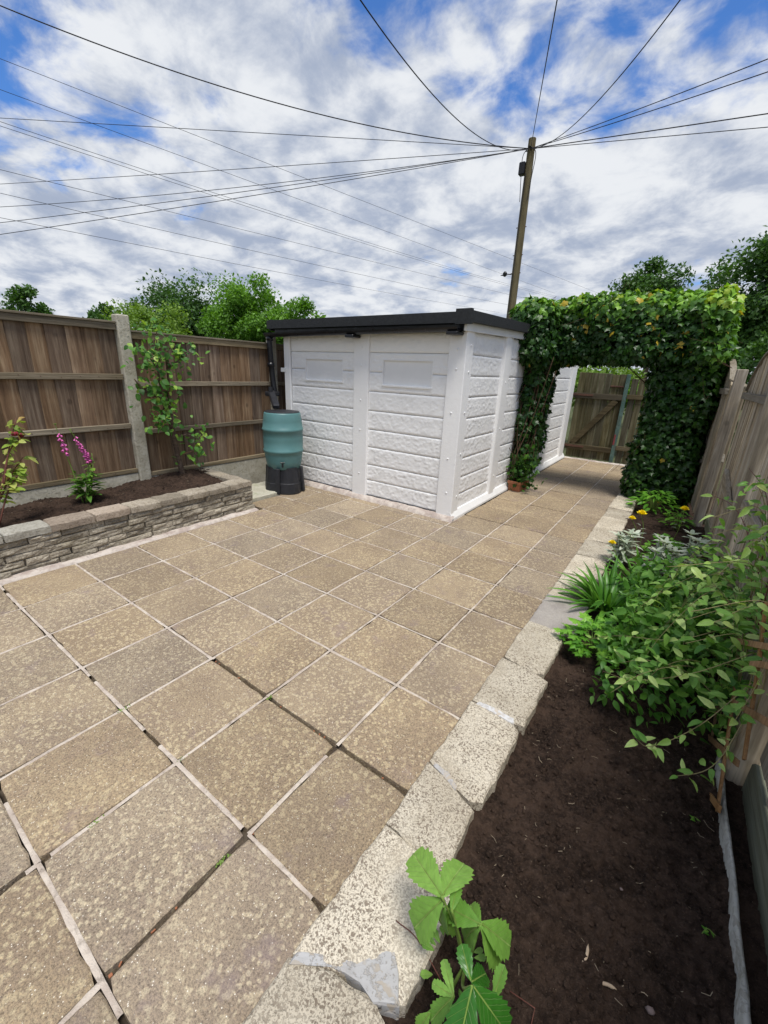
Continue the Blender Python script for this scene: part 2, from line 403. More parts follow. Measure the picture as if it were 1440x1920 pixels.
MAT['pink'] = m_plain('magenta foxglove bell', (.66, .15, .42), .5, .05, 120, .3, .2)
MAT['crimson'] = m_plain('crimson rose petal', (.20, .012, .03), .5, .05, 120, .3, .2)
MAT['tile'] = m_plain('brown roof tile', (.14, .075, .05), .85, .3, 40, .2, .2)
MAT['render'] = m_plain('pale house render', (.52, .50, .46), .85, .2, 40, .2, .1)

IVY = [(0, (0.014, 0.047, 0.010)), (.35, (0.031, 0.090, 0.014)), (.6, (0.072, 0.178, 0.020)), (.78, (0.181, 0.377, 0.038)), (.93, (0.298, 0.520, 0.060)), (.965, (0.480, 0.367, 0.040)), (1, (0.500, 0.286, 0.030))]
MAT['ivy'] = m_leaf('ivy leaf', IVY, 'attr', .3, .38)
MAT['treeA'] = m_leaf('mid green tree leaf', [(0, (0.064, 0.153, 0.015)), (.5, (0.117, 0.265, 0.025)), (1, (0.200, 0.388, 0.047))], 'attr', .35, .5)
MAT['treeB'] = m_leaf('dark green tree leaf', [(0, (0.034, 0.086, 0.019)), (.5, (0.062, 0.143, 0.030)), (1, (0.112, 0.230, 0.048))], 'attr', .3, .5)
MAT['treeC'] = m_leaf('yellow green tree leaf', [(0, (0.090, 0.173, 0.021)), (.5, (0.154, 0.265, 0.034)), (1, (0.235, 0.367, 0.055))], 'attr', .35, .5)
MAT['fruit'] = m_leaf('fruit tree leaf', [(0, (0.045, 0.133, 0.025)), (.5, (0.090, 0.235, 0.038)), (.8, (0.200, 0.388, 0.055)), (1, (0.343, 0.490, 0.076))], 'obj', .35, .45)
MAT['foxleaf'] = m_leaf('foxglove leaf', [(0, (0.045, 0.122, 0.017)), (.6, (0.100, 0.235, 0.030)), (1, (0.235, 0.367, 0.051))], 'obj', .3, .5)
MAT['rose'] = m_leaf('rose leaf', [(0, (.16, .27, .04)), (.5, (.30, .42, .07)), (.85, (.46, .50, .14)), (1, (.42, .26, .10))], 'obj', .35, .45)
MAT['silver'] = m_leaf('silver felted leaf', [(0, (.27, .33, .25)), (.5, (.40, .46, .36)), (1, (.54, .58, .49))], 'obj', .15, .8)
MAT['strap'] = m_leaf('strap leaf', [(0, (0.041, 0.133, 0.015)), (.5, (0.077, 0.224, 0.025)), (1, (0.154, 0.347, 0.047))], 'obj', .25, .35)
MAT['herb'] = m_leaf('fresh herb leaf', [(0, (0.067, 0.204, 0.017)), (.5, (0.126, 0.337, 0.030)), (1, (0.226, 0.469, 0.055))], 'obj', .35, .45)
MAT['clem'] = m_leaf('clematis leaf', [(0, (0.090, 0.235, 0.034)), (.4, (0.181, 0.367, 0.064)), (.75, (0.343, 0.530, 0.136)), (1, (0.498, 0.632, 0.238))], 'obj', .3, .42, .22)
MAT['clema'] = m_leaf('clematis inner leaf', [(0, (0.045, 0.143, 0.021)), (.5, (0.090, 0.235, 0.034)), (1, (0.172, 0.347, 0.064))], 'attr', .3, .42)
MAT['berry'] = m_leaf('young serrated leaf', [(0, (0.100, 0.235, 0.034)), (.5, (0.162, 0.337, 0.055)), (1, (0.245, 0.428, 0.085))], 'obj', .25, .5, .5)
MAT['berrydark'] = m_leaf('glossy dark serrated leaf', [(0, (0.027, 0.122, 0.013)), (1, (0.050, 0.184, 0.017))], 'obj', .2, .32, .35)

# ------------------------------------------------------------------ leaf shapes (length along +Y from 0 to 1, normal +Z)
def T_oval(w=.5, fold=.12, droop=.15, rows=(.22, .5, .78)):
    V = [(0, 0, 0)]; F = []
    prof = lambda t: w/2*math.sin(math.pi*min(1, t**.75))**.8
    for t in rows:
        h = prof(t); V += [(-h, t, fold*h*2-droop*t*t), (0, t, -droop*t*t), (h, t, fold*h*2-droop*t*t)]
    V.append((0, 1, -droop)); k = len(rows)
    F += [(0, 2, 1), (0, 3, 2)]
    for i in range(k-1):
        a = 1+3*i; b = a+3; F += [(a, a+1, b+1, b), (a+1, a+2, b+2, b+1)]
    a = 1+3*(k-1); e = len(V)-1; F += [(a, a+1, e), (a+1, a+2, e)]
    return np.array(V), F
def T_ivy():
    o = [(0, 0), (.20, -.10), (.46, .02), (.40, .22), (.58, .46), (.30, .55), (.17, .70), (0, 1), (-.17, .70), (-.30, .55), (-.58, .46), (-.40, .22), (-.46, .02), (-.20, -.10)]
    V = [(0, .35, .05)]+[(x, y, -.10*(abs(x)+max(0, y-.5))) for x, y in o]; n = len(o)
    return np.array(V), [(0, 1+i, 1+(i+1) % n) for i in range(n)]
def T_diamond():
    return np.array([(0, 0, 0), (.33, .45, .06), (0, 1, -.08), (-.33, .45, .06)]), [(0, 1, 2, 3)]
def T_strap(w=.08, droop=.55, n=8):
    V = []; F = []
    for i in range(n+1):
        t = i/n; h = w/2*min(1, 1.6*t+.5)*(1-t**3.2)+.001; y = t*(1-.28*droop*t); z = -droop*.55*t*t
        V += [(-h, y, z+h*.45), (0, y, z), (h, y, z+h*.45)]
    for i in range(n):
        a = 3*i; F += [(a, a+1, a+4, a+3), (a+1, a+2, a+5, a+4)]
    return np.array(V), F
def T_serr(w=.75, rows=17, droop=.2, cup=.10, seed=0):
    r = random.Random(seed); V = []; F = []; cols = (-1, -.66, -.33, 0, .33, .66, 1)
    for i in range(rows):
        t = i/(rows-1)
        h = w/2*1.16*(t**.72+.03)*max(0, 1-t**3.6)**.75
        for c in cols:
            y = t; hh = h
            if abs(c) == 1:
                if i % 2 == 0 and t > .25: hh = h*1.13; y = min(1.02, t+.035)
                else: hh = h*.93
            if t == 1 and abs(c) > .5: y = .97
            pleat = .016*math.sin((t*7.5-abs(c)*2.6)*math.pi)*(abs(c) > .1)
            V.append((c*hh, y+.06*abs(c)*t-.02, -droop*t*t + cup*abs(c)*h*1.6-.03*c*c + pleat-(.012 if c == 0 else 0)))
    k = len(cols)
    for i in range(rows-1):
        for j in range(k-1):
            a = i*k+j; F.append((a, a+1, a+k+1, a+k))
    return np.array(V), F
def T_lobed():
    """a deeply cut, parsley-like leaf"""
    o = [(0, 0), (.10, .20), (.34, .14), (.30, .26), (.48, .34), (.28, .40), (.14, .44), (.32, .56), (.26, .64), (.34, .78), (.16, .72), (.10, .84), (0, 1)]
    o = o+[(-x, y) for x, y in o[-2:0:-1]]
    V = [(0, .45, .04)]+[(x, y, -.16*abs(x)-.1*y*y) for x, y in o]; n = len(o)
    return np.array(V), [(0, 1+i, 1+(i+1) % n) for i in range(n)]
def unit(a): return a/np.maximum(np.linalg.norm(a, axis=-1, keepdims=True), 1e-9)
def leaf_cloud(name, T, O, D, N, S, v, mat, parent=None, smooth=False, **k):
    """one mesh of many leaves (world coordinates)"""
    TV, TF = T; O = np.asarray(O, float); D = unit(np.asarray(D, float)); N = np.asarray(N, float)
    N = unit(N-D*(N*D).sum(1, keepdims=True)); X = np.cross(D, N); S = np.asarray(S, float)
    c = O.mean(0); c[2] = O[:, 2].min()
    P = (O-c)[:, None, :]+S[:, None, None]*(TV[None, :, 0:1]*X[:, None, :]+TV[None, :, 1:2]*D[:, None, :]+TV[None, :, 2:3]*N[:, None, :])
    n = len(O); kv = len(TV)
    F = [tuple(i+b for i in f) for b in range(0, n*kv, kv) for f in TF]
    me = bpy.data.meshes.new(name); me.from_pydata(P.reshape(-1, 3).tolist(), [], F); me.materials.append(mat)
    at = me.attributes.new('v', 'FLOAT', 'POINT'); at.data.foreach_set('value', np.repeat(np.clip(v, 0, 1), kv).astype(np.float32))
    if smooth: me.polygons.foreach_set('use_smooth', [True]*len(me.polygons))
    return obj(name, me, parent, tuple(c), **k)
def leaf_one(name, me, O, d, nrm, s, parent, **k):
    d = Vector(d).normalized(); nv = Vector(nrm); nv = nv-d*nv.dot(d)
    if nv.length < 1e-4: nv = d.orthogonal()
    nv.normalize(); x = d.cross(nv)
    o = bpy.data.objects.new(name, me); l = Vector(O); p = parent
    while p is not None: l = l-p.location; p = p.parent
    o.matrix_local = Matrix.Translation(l) @ (Matrix((x*s, d*s, nv*s)).transposed().to_4x4())
    return put(o, parent, **k)
def T_mesh(name, T, mat, smooth=True): return make_mesh(name, T[0], T[1], mat, smooth)
def rdir(n, up=0.0):
    a = rng.normal(size=(n, 3)); a[:, 2] += up; return unit(a)

# ================================================================== SETTING
P = 0.46                                              # slab pitch
g = MB(); g.V = [(-1500, -1500, 0), (1500, -1500, 0), (1500, 1500, 0), (-1500, 1500, 0)]; g.F = [(0, 1, 2, 3)]
obj('ground', make_mesh('ground', g.V, g.F, MAT['earth']), None, (0, 0, -.20), kind='structure', label='rough grassy earth beyond the garden')

# ---- patio
patio = MB().box(-2.0, -1.6, -.12, 2.50, 8.75, -.034, .002).obj('patio', MAT['bed'], None, kind='structure', label='patio and path of square buff concrete slabs')
def slab_mesh(w, d, seed):
    r = random.Random(seed); pts = []
    n = 9
    for s in range(4):
        for i in range(n):
            t = i/n
            x, y = [(-1+2*t, -1), (1, -1+2*t), (1-2*t, 1), (-1, 1-2*t)][s]
            j = r.gauss(0, .0016)*(1 if i else .4)
            cut = .004 if i == 0 else (0 if r.random() > .06 else r.uniform(.003, .009))
            px, py = x*(w/2), y*(d/2)
            if s in (0, 2): py -= math.copysign(abs(j)+cut, y)
            else: px -= math.copysign(abs(j)+cut, x)
            if i == 0: px -= math.copysign(.004, x); py -= math.copysign(.004, y)
            pts.append((px, py))
    N = len(pts)
    V = [(x*(1-.006/(w/2)), y*(1-.006/(d/2)), 0) for x, y in pts]+[(x, y, -.0045) for x, y in pts]+[(x, y, -.036) for x, y in pts]
    F = [tuple(range(N))]
    for a in (0, N):
        for i in range(N): F.append((a+i, a+N+i, a+N+(i+1) % N, a+(i+1) % N))
    return make_mesh('slab', V, F, MAT['slab'], False, True)
_sl = {}
def slab(x0, x1, y0, y1, k):
    w = round(x1-x0, 3); d = round(y1-y0, 3); key = (w, d, k % 6 if abs(w-.448) < .01 and abs(d-.448) < .01 else 0)
    if key not in _sl: _sl[key] = slab_mesh(w, d, hash(key) % 1000)
    o = obj('slab', _sl[key], patio, ((x0+x1)/2+random.gauss(0, .0012), (y0+y1)/2+random.gauss(0, .0012), random.gauss(0, .0013)),
            (random.gauss(0, .0022), random.gauss(0, .0022), random.gauss(0, .0025)+(math.pi*(k % 2) if d == w else 0)))
    return o
J = .0065
cells = []
for a in range(-3, 19):
    for b in range(-3, 5):
        x0, x1, y0, y1 = b*P+J, (b+1)*P-J, a*P+J, (a+1)*P-J
        if b == 4: x1 = 2.205
        if b == -3:
            if a < 5 or a > 7: continue
            if a == 5: x0 = -1.19
        if a == 7 and b < 2: y1 = 3.335
        if a > 7 and b < 2: continue
        if a == 18: y1 = 8.36
        if b == -2 and a == -3: continue
        cells.append((a, b)); slab(x0, x1, y0, y1, random.randrange(99))
cellset = set(cells)
# joints: mortar strips, some crumbled away
mj = MB(); DEEP = {('h', 1, 2), ('h', 1, 3), ('h', 1, 4)}
def strip(A, B, w, z, broken):
    A = Vector(A); B = Vector(B); n = 14; d = (B-A); side = Vector((-d.y, d.x, 0)).normalized()
    prev = None; off = random.uniform(0, 99); b0 = len(mj.V); run = False
    for i in range(n+1):
        t = i/n; c = A+d*t; q = float(val3([[off+t*4, 0, 0]])[0]); q2 = float(val3([[off+t*9, 5, 0]])[0])
        ww = w*(1+.28*q2); zz = z+.0022*q; gap = broken and q < broken
        if gap: run = False; continue
        k = len(mj.V)
        mj.V += [tuple(c-side*ww+Vector((0, 0, zz-.003))), tuple(c+Vector((0, 0, zz+.0006*q2))), tuple(c+side*ww+Vector((0, 0, zz-.003)))]
        if run: mj.F += [(k-3, k-2, k+1, k), (k-2, k-1, k+2, k+1)]
        run = True
for (a, b) in cells:
    # joint on the low-y side of this cell, running along x ; and on its low-x side, running along y
    x0, x1, y0, y1 = b*P, (b+1)*P, a*P, (a+1)*P
    if b == 4: x1 = 2.2
    if (a-1, b) in cellset:
        if ('h', a, b) in DEEP: pass
        else:
            br = {0: -.35 if b > 1 else -.85, -1: -.8}.get(a)
            strip((x0, y0, 0), (x1, y0, 0), .0078 if a < 3 else (.0062 if a < 8 else .0030), -.0022 if a < 8 else -.008, br)
    if (a, b-1) in cellset:
        br = None
        if a <= 0 and b >= 3: br = -.6
        if a == -1 and b == 4: br = .15
        strip((x0, y0, 0), (x0, min(y1, 3.335 if b < 2 else 9), 0), .0080 if a < 3 else .0066, -.0025, br)
obj('mortar', make_mesh('mortar', mj.V, mj.F, MAT['mortar'], True), patio, label='cream mortar joints between the slabs', kind='stuff')
# crumbs and moss in the open joints
cr = MB()
for _ in range(26):
    a = random.choice([(1, 'x'), (0, 'x'), (3, 'y'), (4, 'y')])
    x, y = (random.uniform(.9, 2.2), P*a[0]) if a[1] == 'x' else (P*a[0], random.uniform(-.6, .5))
    V, F = cbox(random.uniform(.002, .007), random.uniform(.002, .005), .003, .001)
    cr.add(V, F, Matrix.Translation((x+random.gauss(0, .002), y+random.gauss(0, .002), -.012)) @ Matrix.Rotation(random.random()*6, 4, 'Z'))
cr.obj('joint_crumbs', MAT['terracotta'], patio, kind='stuff')
ms = MB()
for cx, cy in ((1.38, .02), (1.84, -.10), (1.38, -.30), (1.395, .46), (.92, .0)):
    for _ in range(26):
        V, F = cbox(random.uniform(.001, .003), random.uniform(.001, .003), random.uniform(.002, .005), .0006)
        ms.add(V, F, Matrix.Translation((cx+random.gauss(0, .004), cy+random.gauss(0, .012), -.010+random.random()*.006)) @ Matrix.Rotation(random.random()*6, 4, (random.random(), random.random(), 1)))
ms.obj('joint_moss', MAT['greenstem'], patio, kind='stuff')
# fillet of mortar along the planter and along the shed front
def fillet(name, A, B, w0, w1, z0, z1, label, side):
    A = Vector(A); B = Vector(B); n = 70; V = []; F = []; s = Vector(side)
    for i in range(n+1):
        c = A.lerp(B, i/n); a = float(fbm([[i*.33, 1.3, 2]], 3)[0]); e = float(fbm([[i*.5, 7, 2]], 3)[0])
        w = w1*(1+.25*a)
        V += [tuple(c+Vector((0, 0, z1+.004*e))), tuple(c+s*(w*.45)+Vector((0, 0, z1*.8+.003*a))), tuple(c+s*w*.9+Vector((0, 0, z0+.004))), tuple(c+s*w+Vector((0, 0, z0-.012)))]
        if i:
            k = 4*i
            for j in range(3): F.append((k-4+j, k-3+j, k+1+j, k+j))
    return obj(name, make_mesh(name, V, F, MAT['haunch'], True), patio, label=label)
fillet('mortar_fillet', (-1.0, -1.2, 0), (-1.0, 2.24, 0), 0, .085, .0, .012, 'pale mortar strip along the foot of the planter wall', (1, 0, 0))
fillet('mortar_fillet', (-1.72, 3.40, 0), (.935, 3.40, 0), 0, .075, .0, .05, 'pinkish rough mortar strip along the shed foot', (0, -1, 0))
fillet('mortar_fillet', (.88, 8.40, 0), (2.3, 8.40, 0), 0, .05, .0, .02, 'pale mortar strip at the gate threshold', (0, -1, 0))
# two pale slabs beside the planter end
for (x0, x1, y0, y1, z, lb) in [(-1.74, -1.20, 2.27, 2.835, .042, 'pale algae stained slab between planter end and water butt'), (-1.76, -1.36, 2.86, 3.33, .03, 'pale slab in the corner behind the water butt')]:
    MB().box(x0, y0, -.03, x1, y1, z, .006).obj('paving_slab', MAT['paleslab'], None, label=lb, cat='paving slab', group='pale slabs by the water butt')

# ---- soil beds
def soil_sheet(name, x0, x1, y0, y1, step, fn, label):
    nx = max(2, int((x1-x0)/step)); ny = max(2, int((y1-y0)/step))
    X, Y = np.meshgrid(np.linspace(x0, x1, nx), np.linspace(y0, y1, ny))
    Z = fn(X, Y)
    V = np.stack([X, Y, Z], -1).reshape(-1, 3)
    F = [(j*nx+i, j*nx+i+1, (j+1)*nx+i+1, (j+1)*nx+i) for j in range(ny-1) for i in range(nx-1)]
    c = np.array([(x0+x1)/2, (y0+y1)/2, 0])
    return obj(name, make_mesh(name, V-c, F, MAT['soil'], True), None, tuple(c), kind='structure', label=label)
def lumps(X, Y, s=0):
    Q = np.stack([X, Y, 0*X+s], -1)
    r = .012*fbm(Q*5, 3, 11)+.008*fbm(Q*18, 3, 5)
    c = np.abs(fbm(Q*38, 3, 3)); return r+.011*(1-c*1.6)+.0055*fbm(Q*85, 2, 8)
def soil_r(X, Y):
    z = -.012+lumps(X, Y)
    return z-.018*np.exp(-((X-2.52)/.05)**2)+.02*np.clip((Y-1.2), 0, 1.5)
def soil_l(X, Y):
    z = .288+lumps(X, Y, 4)
    return z+.05*np.exp(-(((X+1.72)/.22)**2+((Y-1.88)/.30)**2))+.03*np.clip((Y-.3)/1.5, 0, 1)*np.clip((-1.2-X)/.6, 0, 1)-.02
soil_right = soil_sheet('soil', 2.40, 3.36, -1.3, 1.9, .0075, soil_r, 'bare dark soil bed along the silvered fence')
soil_sheet('soil', 2.40, 3.36, 1.88, 8.3, .02, soil_r, 'planted far stretch of the dark soil bed')
soil_sheet('soil', -2.0, -1.10, -1.0, 2.22, .011, soil_l, 'dark soil filling the raised planter')
# crumbs, straw and chips on the bare soil
def ico(r, seed):
    bm = bmesh.new(); bmesh.ops.create_icosphere(bm, subdivisions=1, radius=r)
    V = np.array([v.co[:] for v in bm.verts]); F = [tuple(v.index for v in f.verts) for f in bm.faces]; bm.free()
    return V*(1+.35*fbm(V/r*1.1+seed, 2, seed)[:, None]), F
def zr(x, y): return float(soil_r(np.array([[x]]), np.array([[y]]))[0, 0])
def zl(x, y): return float(soil_l(np.array([[x]]), np.array([[y]]))[0, 0])
cl = MB(); base = [ico(1, s) for s in range(6)]
for i in range(5200):
    x = random.uniform(2.47, 3.22); y = -0.2+random.random()**1.3*2.0; s = .0022+.0095*random.random()**4
    V, F = base[i % 6]; cl.add(V*s*np.array([1, 1, .8])+np.array([x, y, zr(x, y)+s*.25]), F)
for i in range(500):
    x = random.uniform(-1.92, -1.15); y = random.uniform(.1, 2.15); s = .003+.009*random.random()**3
    V, F = base[i % 6]; cl.add(V*s+np.array([x, y, zl(x, y)+s*.25]), F)
cl.obj('soil_clods', MAT['soil'], None, kind='stuff', label='small crumbs of soil lying on the beds', cat='soil')
st = MB(); ch = MB()
for i in range(130):
    x = random.uniform(2.48, 3.2); y = .0+random.random()**1.2*1.7; a = random.random()*6.28; L = .006+.035*random.random()**2.2
    c = Vector((x, y, zr(x, y)+.004)); d = Vector((math.cos(a), math.sin(a), random.gauss(0, .15))); s = d.cross(Vector((0, 0, 1)))*L*random.gauss(0, .12)
    st.tube([c-d*L*.5, c+s, c+d*L*.5], random.uniform(.0004, .0009), 4)
for i in range(40):
    x = random.uniform(-1.9, -1.2); y = random.uniform(.2, 2.1); a = random.random()*6.28; L = .006+.02*random.random()
    c = Vector((x, y, zl(x, y)+.004)); d = Vector((math.cos(a), math.sin(a), 0)); st.tube([c-d*L*.5, c+d*L*.5], .0008, 4)
st.obj('straw_litter', MAT['straw'], None, kind='stuff', label='fine straw and root bits scattered on the soil', cat='litter')
for (x, y, L, a, mt, nm, lb) in [(2.86, .37, .028, 1.5, 'chip', 'wood_chip', 'pale curved wood chip on the bare soil'), (2.92, .33, .024, .3, 'chip', 'wood_chip', 'pale bark flake lying right of the curved wood chip'),
                         (3.02, .345, .024, 2.6, 'pebble', 'pebble', 'small pinkish stone on the bare soil'), (2.92, .60, .012, 0, 'pebble', 'pebble', 'little dark pebble on the soil near the kerb'), (2.94, .23, .012, 0, 'pebble', 'pebble', 'flat grey pebble on the soil in the foreground')]:
    if nm == 'pebble':
        V, F = ico(1, int(L*1000)); b = MB().add(V*np.array([L*.5, L*.4, L*.3])+np.array([x, y, zr(x, y)+.006]), F)
    else:
        d = Vector((math.cos(a), math.sin(a), .1)); c = Vector((x, y, zr(x, y)+.008)); b = MB().tube(curve([c-d*L, c-d*L*.2+Vector((.004, .002, .006)), c+d*L], 4), [.001]+[.0045]*6+[.003, .001], 6)
    b.obj(nm, MAT[mt], None, smooth=True, label=lb, cat='pebble' if nm == 'pebble' else 'wood chip')

# ---- stone edging
edging = empty('stone_edging', (2.33, 1.0, 0), 'row of rough cream stones edging the patio beside the soil bed', 'edging')
def rough_stone(name, pts, z0, z1, mat, parent, seed, **k):
    """a stone slab from an outline: rough sides and a slightly uneven top"""
    out = []
    n = len(pts)
    for i in range(n):
        a = Vector((*pts[i], 0)); b = Vector((*pts[(i+1) % n], 0)); m_ = max(2, int((b-a).length/.016))
        for j in range(m_): out.append(a.lerp(b, j/m_))
    c = sum(out, Vector())/len(out); A = np.array([tuple(p) for p in out])
    nrm = unit(A-np.array(c)); jit = fbm(A*26+seed, 3, seed)*.0055
    A = A+nrm*jit[:, None]; N = len(A); rings = []
    cc = np.array(c)
    for s, z in ((.35, z1), (.72, z1), (.95, z1-.001), (1.0, z1-.008), (1.01, (z0+z1)/2), (1.0, z0)):
        R = cc+(A-cc)*s; R[:, 2] = z+(fbm(R*16+seed*3, 3, seed)*.0035 if s < 1 else 0); rings.append(R)
    V = np.concatenate([np.array([[cc[0], cc[1], z1]])]+rings); F = []
    for i in range(N): F.append((0, 1+i, 1+(i+1) % N))
    for q in range(len(rings)-1):
        for i in range(N): F.append((1+q*N+i, 1+(q+1)*N+i, 1+(q+1)*N+(i+1) % N, 1+q*N+(i+1) % N))
    o = np.array([cc[0], cc[1], z0])
    return obj(name, make_mesh(name, V-o, F, mat, False, True), parent, tuple(o), **k)
ys = [-.95, -.52, -.145, .295, .60, 1.02, 1.44, 1.90, 2.36, 2.80, 3.26, 3.70, 4.15, 4.6, 5.05, 5.5, 5.95, 6.4, 6.85]
wr = [2.50, 2.49, 2.515, 2.45, 2.465, 2.465, 2.45, 2.50, 2.48, 2.47, 2.47, 2.46, 2.47, 2.46, 2.47, 2.46, 2.47, 2.46]
for i in range(len(ys)-1):
    y0, y1 = ys[i]+.005, ys[i+1]-.004; xo = wr[i]; sk = [.0, .03, .075, -.03, -.055, -.02, -.03, .0, .01][i] if i < 9 else random.uniform(-.03, .03)
    top = .044 if i < 7 else .040+random.uniform(-.008, .012); sk2 = [.03, .075, -.03, -.055, -.02, -.03, .0, .01, .0][i] if i < 9 else sk
    rc = lambda: random.uniform(-.008, .012)
    pts = [(2.212+rc()*.4, y0-.0+sk*.0), (2.30, y0+sk*.45+rc()), (xo-.05, y0+sk+rc()), (xo+rc(), y0+sk+.02+rc()), (xo+rc(), (y0+y1)/2+sk*.5+rc()), (xo+rc(), y1+sk2-.02), (xo-.04, y1+sk2+rc()*.5), (2.31, y1+sk2*.45+rc()), (2.212+rc()*.4, y1), (2.211+rc()*.5, (y0+y1)/2)]
    rough_stone('edging_stone', pts, -.09, top, MAT['kerbgrey'] if i == 7 else MAT['kerb'], edging, i+3, label='smooth grey concrete edging block' if i == 7 else None)
# grey cement smears between the nearest stones
for pts, z in [([(2.215, -.165), (2.30, -.10), (2.40, -.075), (2.45, -.085), (2.50, -.05), (2.47, .0), (2.43, .045), (2.415, .01), (2.39, -.045), (2.32, -.06), (2.22, -.13)], .0462),
               ([(2.24, 1.005), (2.34, 1.00), (2.43, 1.0), (2.43, 1.03), (2.33, 1.035), (2.24, 1.03)], .0458), ([(2.235, .59), (2.30, .575), (2.36, .545), (2.36, .565), (2.30, .60), (2.235, .61)], .0458)]:
    rough_stone('cement_smear', pts, -.03, z-.0012, MAT['cement'], edging, 40)

# ---- planter wall of rock faced bricks
planter = empty('planter_wall', (-1.05, .8, 0), 'low retaining wall of thin rock faced grey bricks with pink coping', 'garden wall')
def rock_brick(L, h, d, seed, amp=.0085):
    nx = max(3, int(L/.022)); nz = 4
    V = []; F = []
    for k in range(nz+1):
        for i in range(nx+1):
            x = -L/2+L*i/nx; z = h*k/nz; e = min(i, nx-i, 1)*min(k, nz-k, 1)
            V.append((x, z))
    A = np.array([(x, 0, z) for x, z in V]); bul = fbm(A*np.array([17, 1, 52])+seed*7.7, 3, seed)*amp*1.2+amp*.6
    edge = np.array([min(1, (min(x+L/2, L/2-x))/.012)*min(1, min(z, h-z)/.010) for x, z in V])
    A[:, 1] = -(bul*edge)-.002; A[:, 0] += fbm(A*30+3, 2, seed+1)*.002; A[:, 2] += fbm(A*30+9, 2, seed+2)*.002*0
    for k in range(nz):
        for i in range(nx): a = k*(nx+1)+i; F.append((a, a+1, a+nx+2, a+nx+1))
    b = len(A); B = A.copy()
    # box behind the face
    per = [i for i in range(nx+1)]+[k*(nx+1)+nx for k in range(1, nz+1)]+[nz*(nx+1)+i for i in range(nx-1, -1, -1)]+[k*(nx+1) for k in range(nz-1, 0, -1)]
    back = A[per].copy(); back[:, 1] = d
    V = np.concatenate([A, back]); n = len(per)
    for i in range(n): F.append((per[i], b+i, b+(i+1) % n, per[(i+1) % n]))
    F.append(tuple(b+i for i in range(n)))
    return make_mesh('brick', V, F, MAT['brick'], False, True)
_bk = {}
def brick(L, h, d, loc, rot, parent, name='brick'):
    L = round(L/.02)*.02; k = (L, h, random.randrange(4))
    if k not in _bk: _bk[k] = rock_brick(L, h-.0055, d, len(_bk))
    return obj(name, _bk[k], parent, loc, rot)
H = .0535
for row in range(5):
    y = -1.25+random.uniform(0, .15)
    while y < 2.22:
        L = random.choice([.14, .18, .2, .22, .26, .3]); L = min(L, 2.235-y)
        if L > .06:
            L = round(L/.02)*.02
            brick(L-.004, H, .10, (-1.0-.004*row+random.gauss(0, .006), y+L/2, row*H), (random.gauss(0, .012), random.gauss(0, .02), math.pi/2+random.gauss(0, .012)), planter)
        y += max(L, .04)+random.choice([.0, .003, .004, .008, .014])
    x = -1.015
    while x > -1.86:
        L = random.choice([.18, .22, .26]); brick(L-.004, H, .10, (x-L/2, 2.235, row*H), (0, 0, math.pi), planter); x -= L+.005
# mortar core behind the bricks
MB().box(-1.105, -1.25, -.02, -1.03, 2.19, .262, .004).obj('mortar_core', MAT['brick'], planter)
MB().box(-1.9, 2.14, -.02, -1.03, 2.205, .262, .004).obj('mortar_core', MAT['brick'], planter)
y = -1.22; k = 0
cop = [.30, .30, .32, .275, .29, .25, .23, .21, .26, .24, .27, .3]
bounds = [-1.2, -.87, -.56, -.24, .10, .385, .68, .955, 1.22, 1.47, 1.71, 1.95, 2.235]
for i in range(len(bounds)-1):
    mt = {3: 'copingpale', 4: 'copingpale', 5: 'copingpink', 6: 'copingpink'}.get(i, 'coping')
    y0, y1 = bounds[i]+.004, bounds[i+1]-.004
    pts = [(-1.175+random.gauss(0, .004), y0), (-1.09, y0+random.gauss(0, .003)), (-.992+random.gauss(0, .006), y0+random.gauss(0, .004)), (-.990+random.gauss(0, .006), y0+(y1-y0)*.35), (-.986+random.gauss(0, .006), y0+(y1-y0)*.7), (-.992+random.gauss(0, .006), y1), (-1.09, y1+random.gauss(0, .002)), (-1.175, y1), (-1.18+random.gauss(0, .006), (y0+y1)/2)]
    rough_stone('coping_stone', pts, .2685, .318+random.uniform(0, .012), MAT[mt], planter, 60+i)
for i, (xa, xb) in enumerate([(-1.18, -1.40), (-1.405, -1.63), (-1.635, -1.85)]):
    rough_stone('coping_stone', [(xb, 2.10), (xa, 2.10), (xa, 2.245), (xb, 2.245)], .2685, .325, MAT['coping'], planter, 80+i)

# ================================================================== LEFT FENCE
fx = -1.95
lf = empty('wooden_fence', (fx, 1.5, 0), 'brown closeboard fence with concrete posts behind the raised planter', 'fence')
def closeboard(y0, y1, zb, zt, rails, cap):
    y = y0; i = 0
    while y < y1-.02:
        w = random.uniform(.125, .16); w = min(w, y1-y)
        b = MB(); t0 = .016; V, F = cbox(.008, w/2+.008, (zt-zb)/2, .002)
        o = b.add(V, F).obj('board', MAT['board'], lf)
        o.location = Vector((fx-.012+random.gauss(0, .002), y+w/2, zb))-lf.location
        o.rotation_euler = (random.gauss(0, .003), 0, .085+random.gauss(0, .012)); y += w
    for z0, z1 in rails: MB().box(fx+.000, y0, z0, fx+.034, y1, z1, .004).obj('rail', MAT['rail'], lf)
    for z0, z1 in rails:
        for q_ in range(12): obj('nail', nail_me, lf, (fx+.0345, y0+.07+(y1-y0-.14)*q_/11, (z0+z1)/2+random.gauss(0, .006)), (0, math.pi/2, 0))
    MB().box(fx-.03, y0, cap-.006, fx+.045, y1, cap+.012, .003).obj('capping', MAT['rail'], lf)
    MB().box(fx+.002, y0, cap-.066, fx+.033, y1, cap-.0065, .003).obj('rail', MAT['rail'], lf)
V, F = lathe([(.004, 0), (.004, .0015), (.0015, .002)], 6); nail_me = make_mesh('nail', V, F, MAT['rust'], False, True)
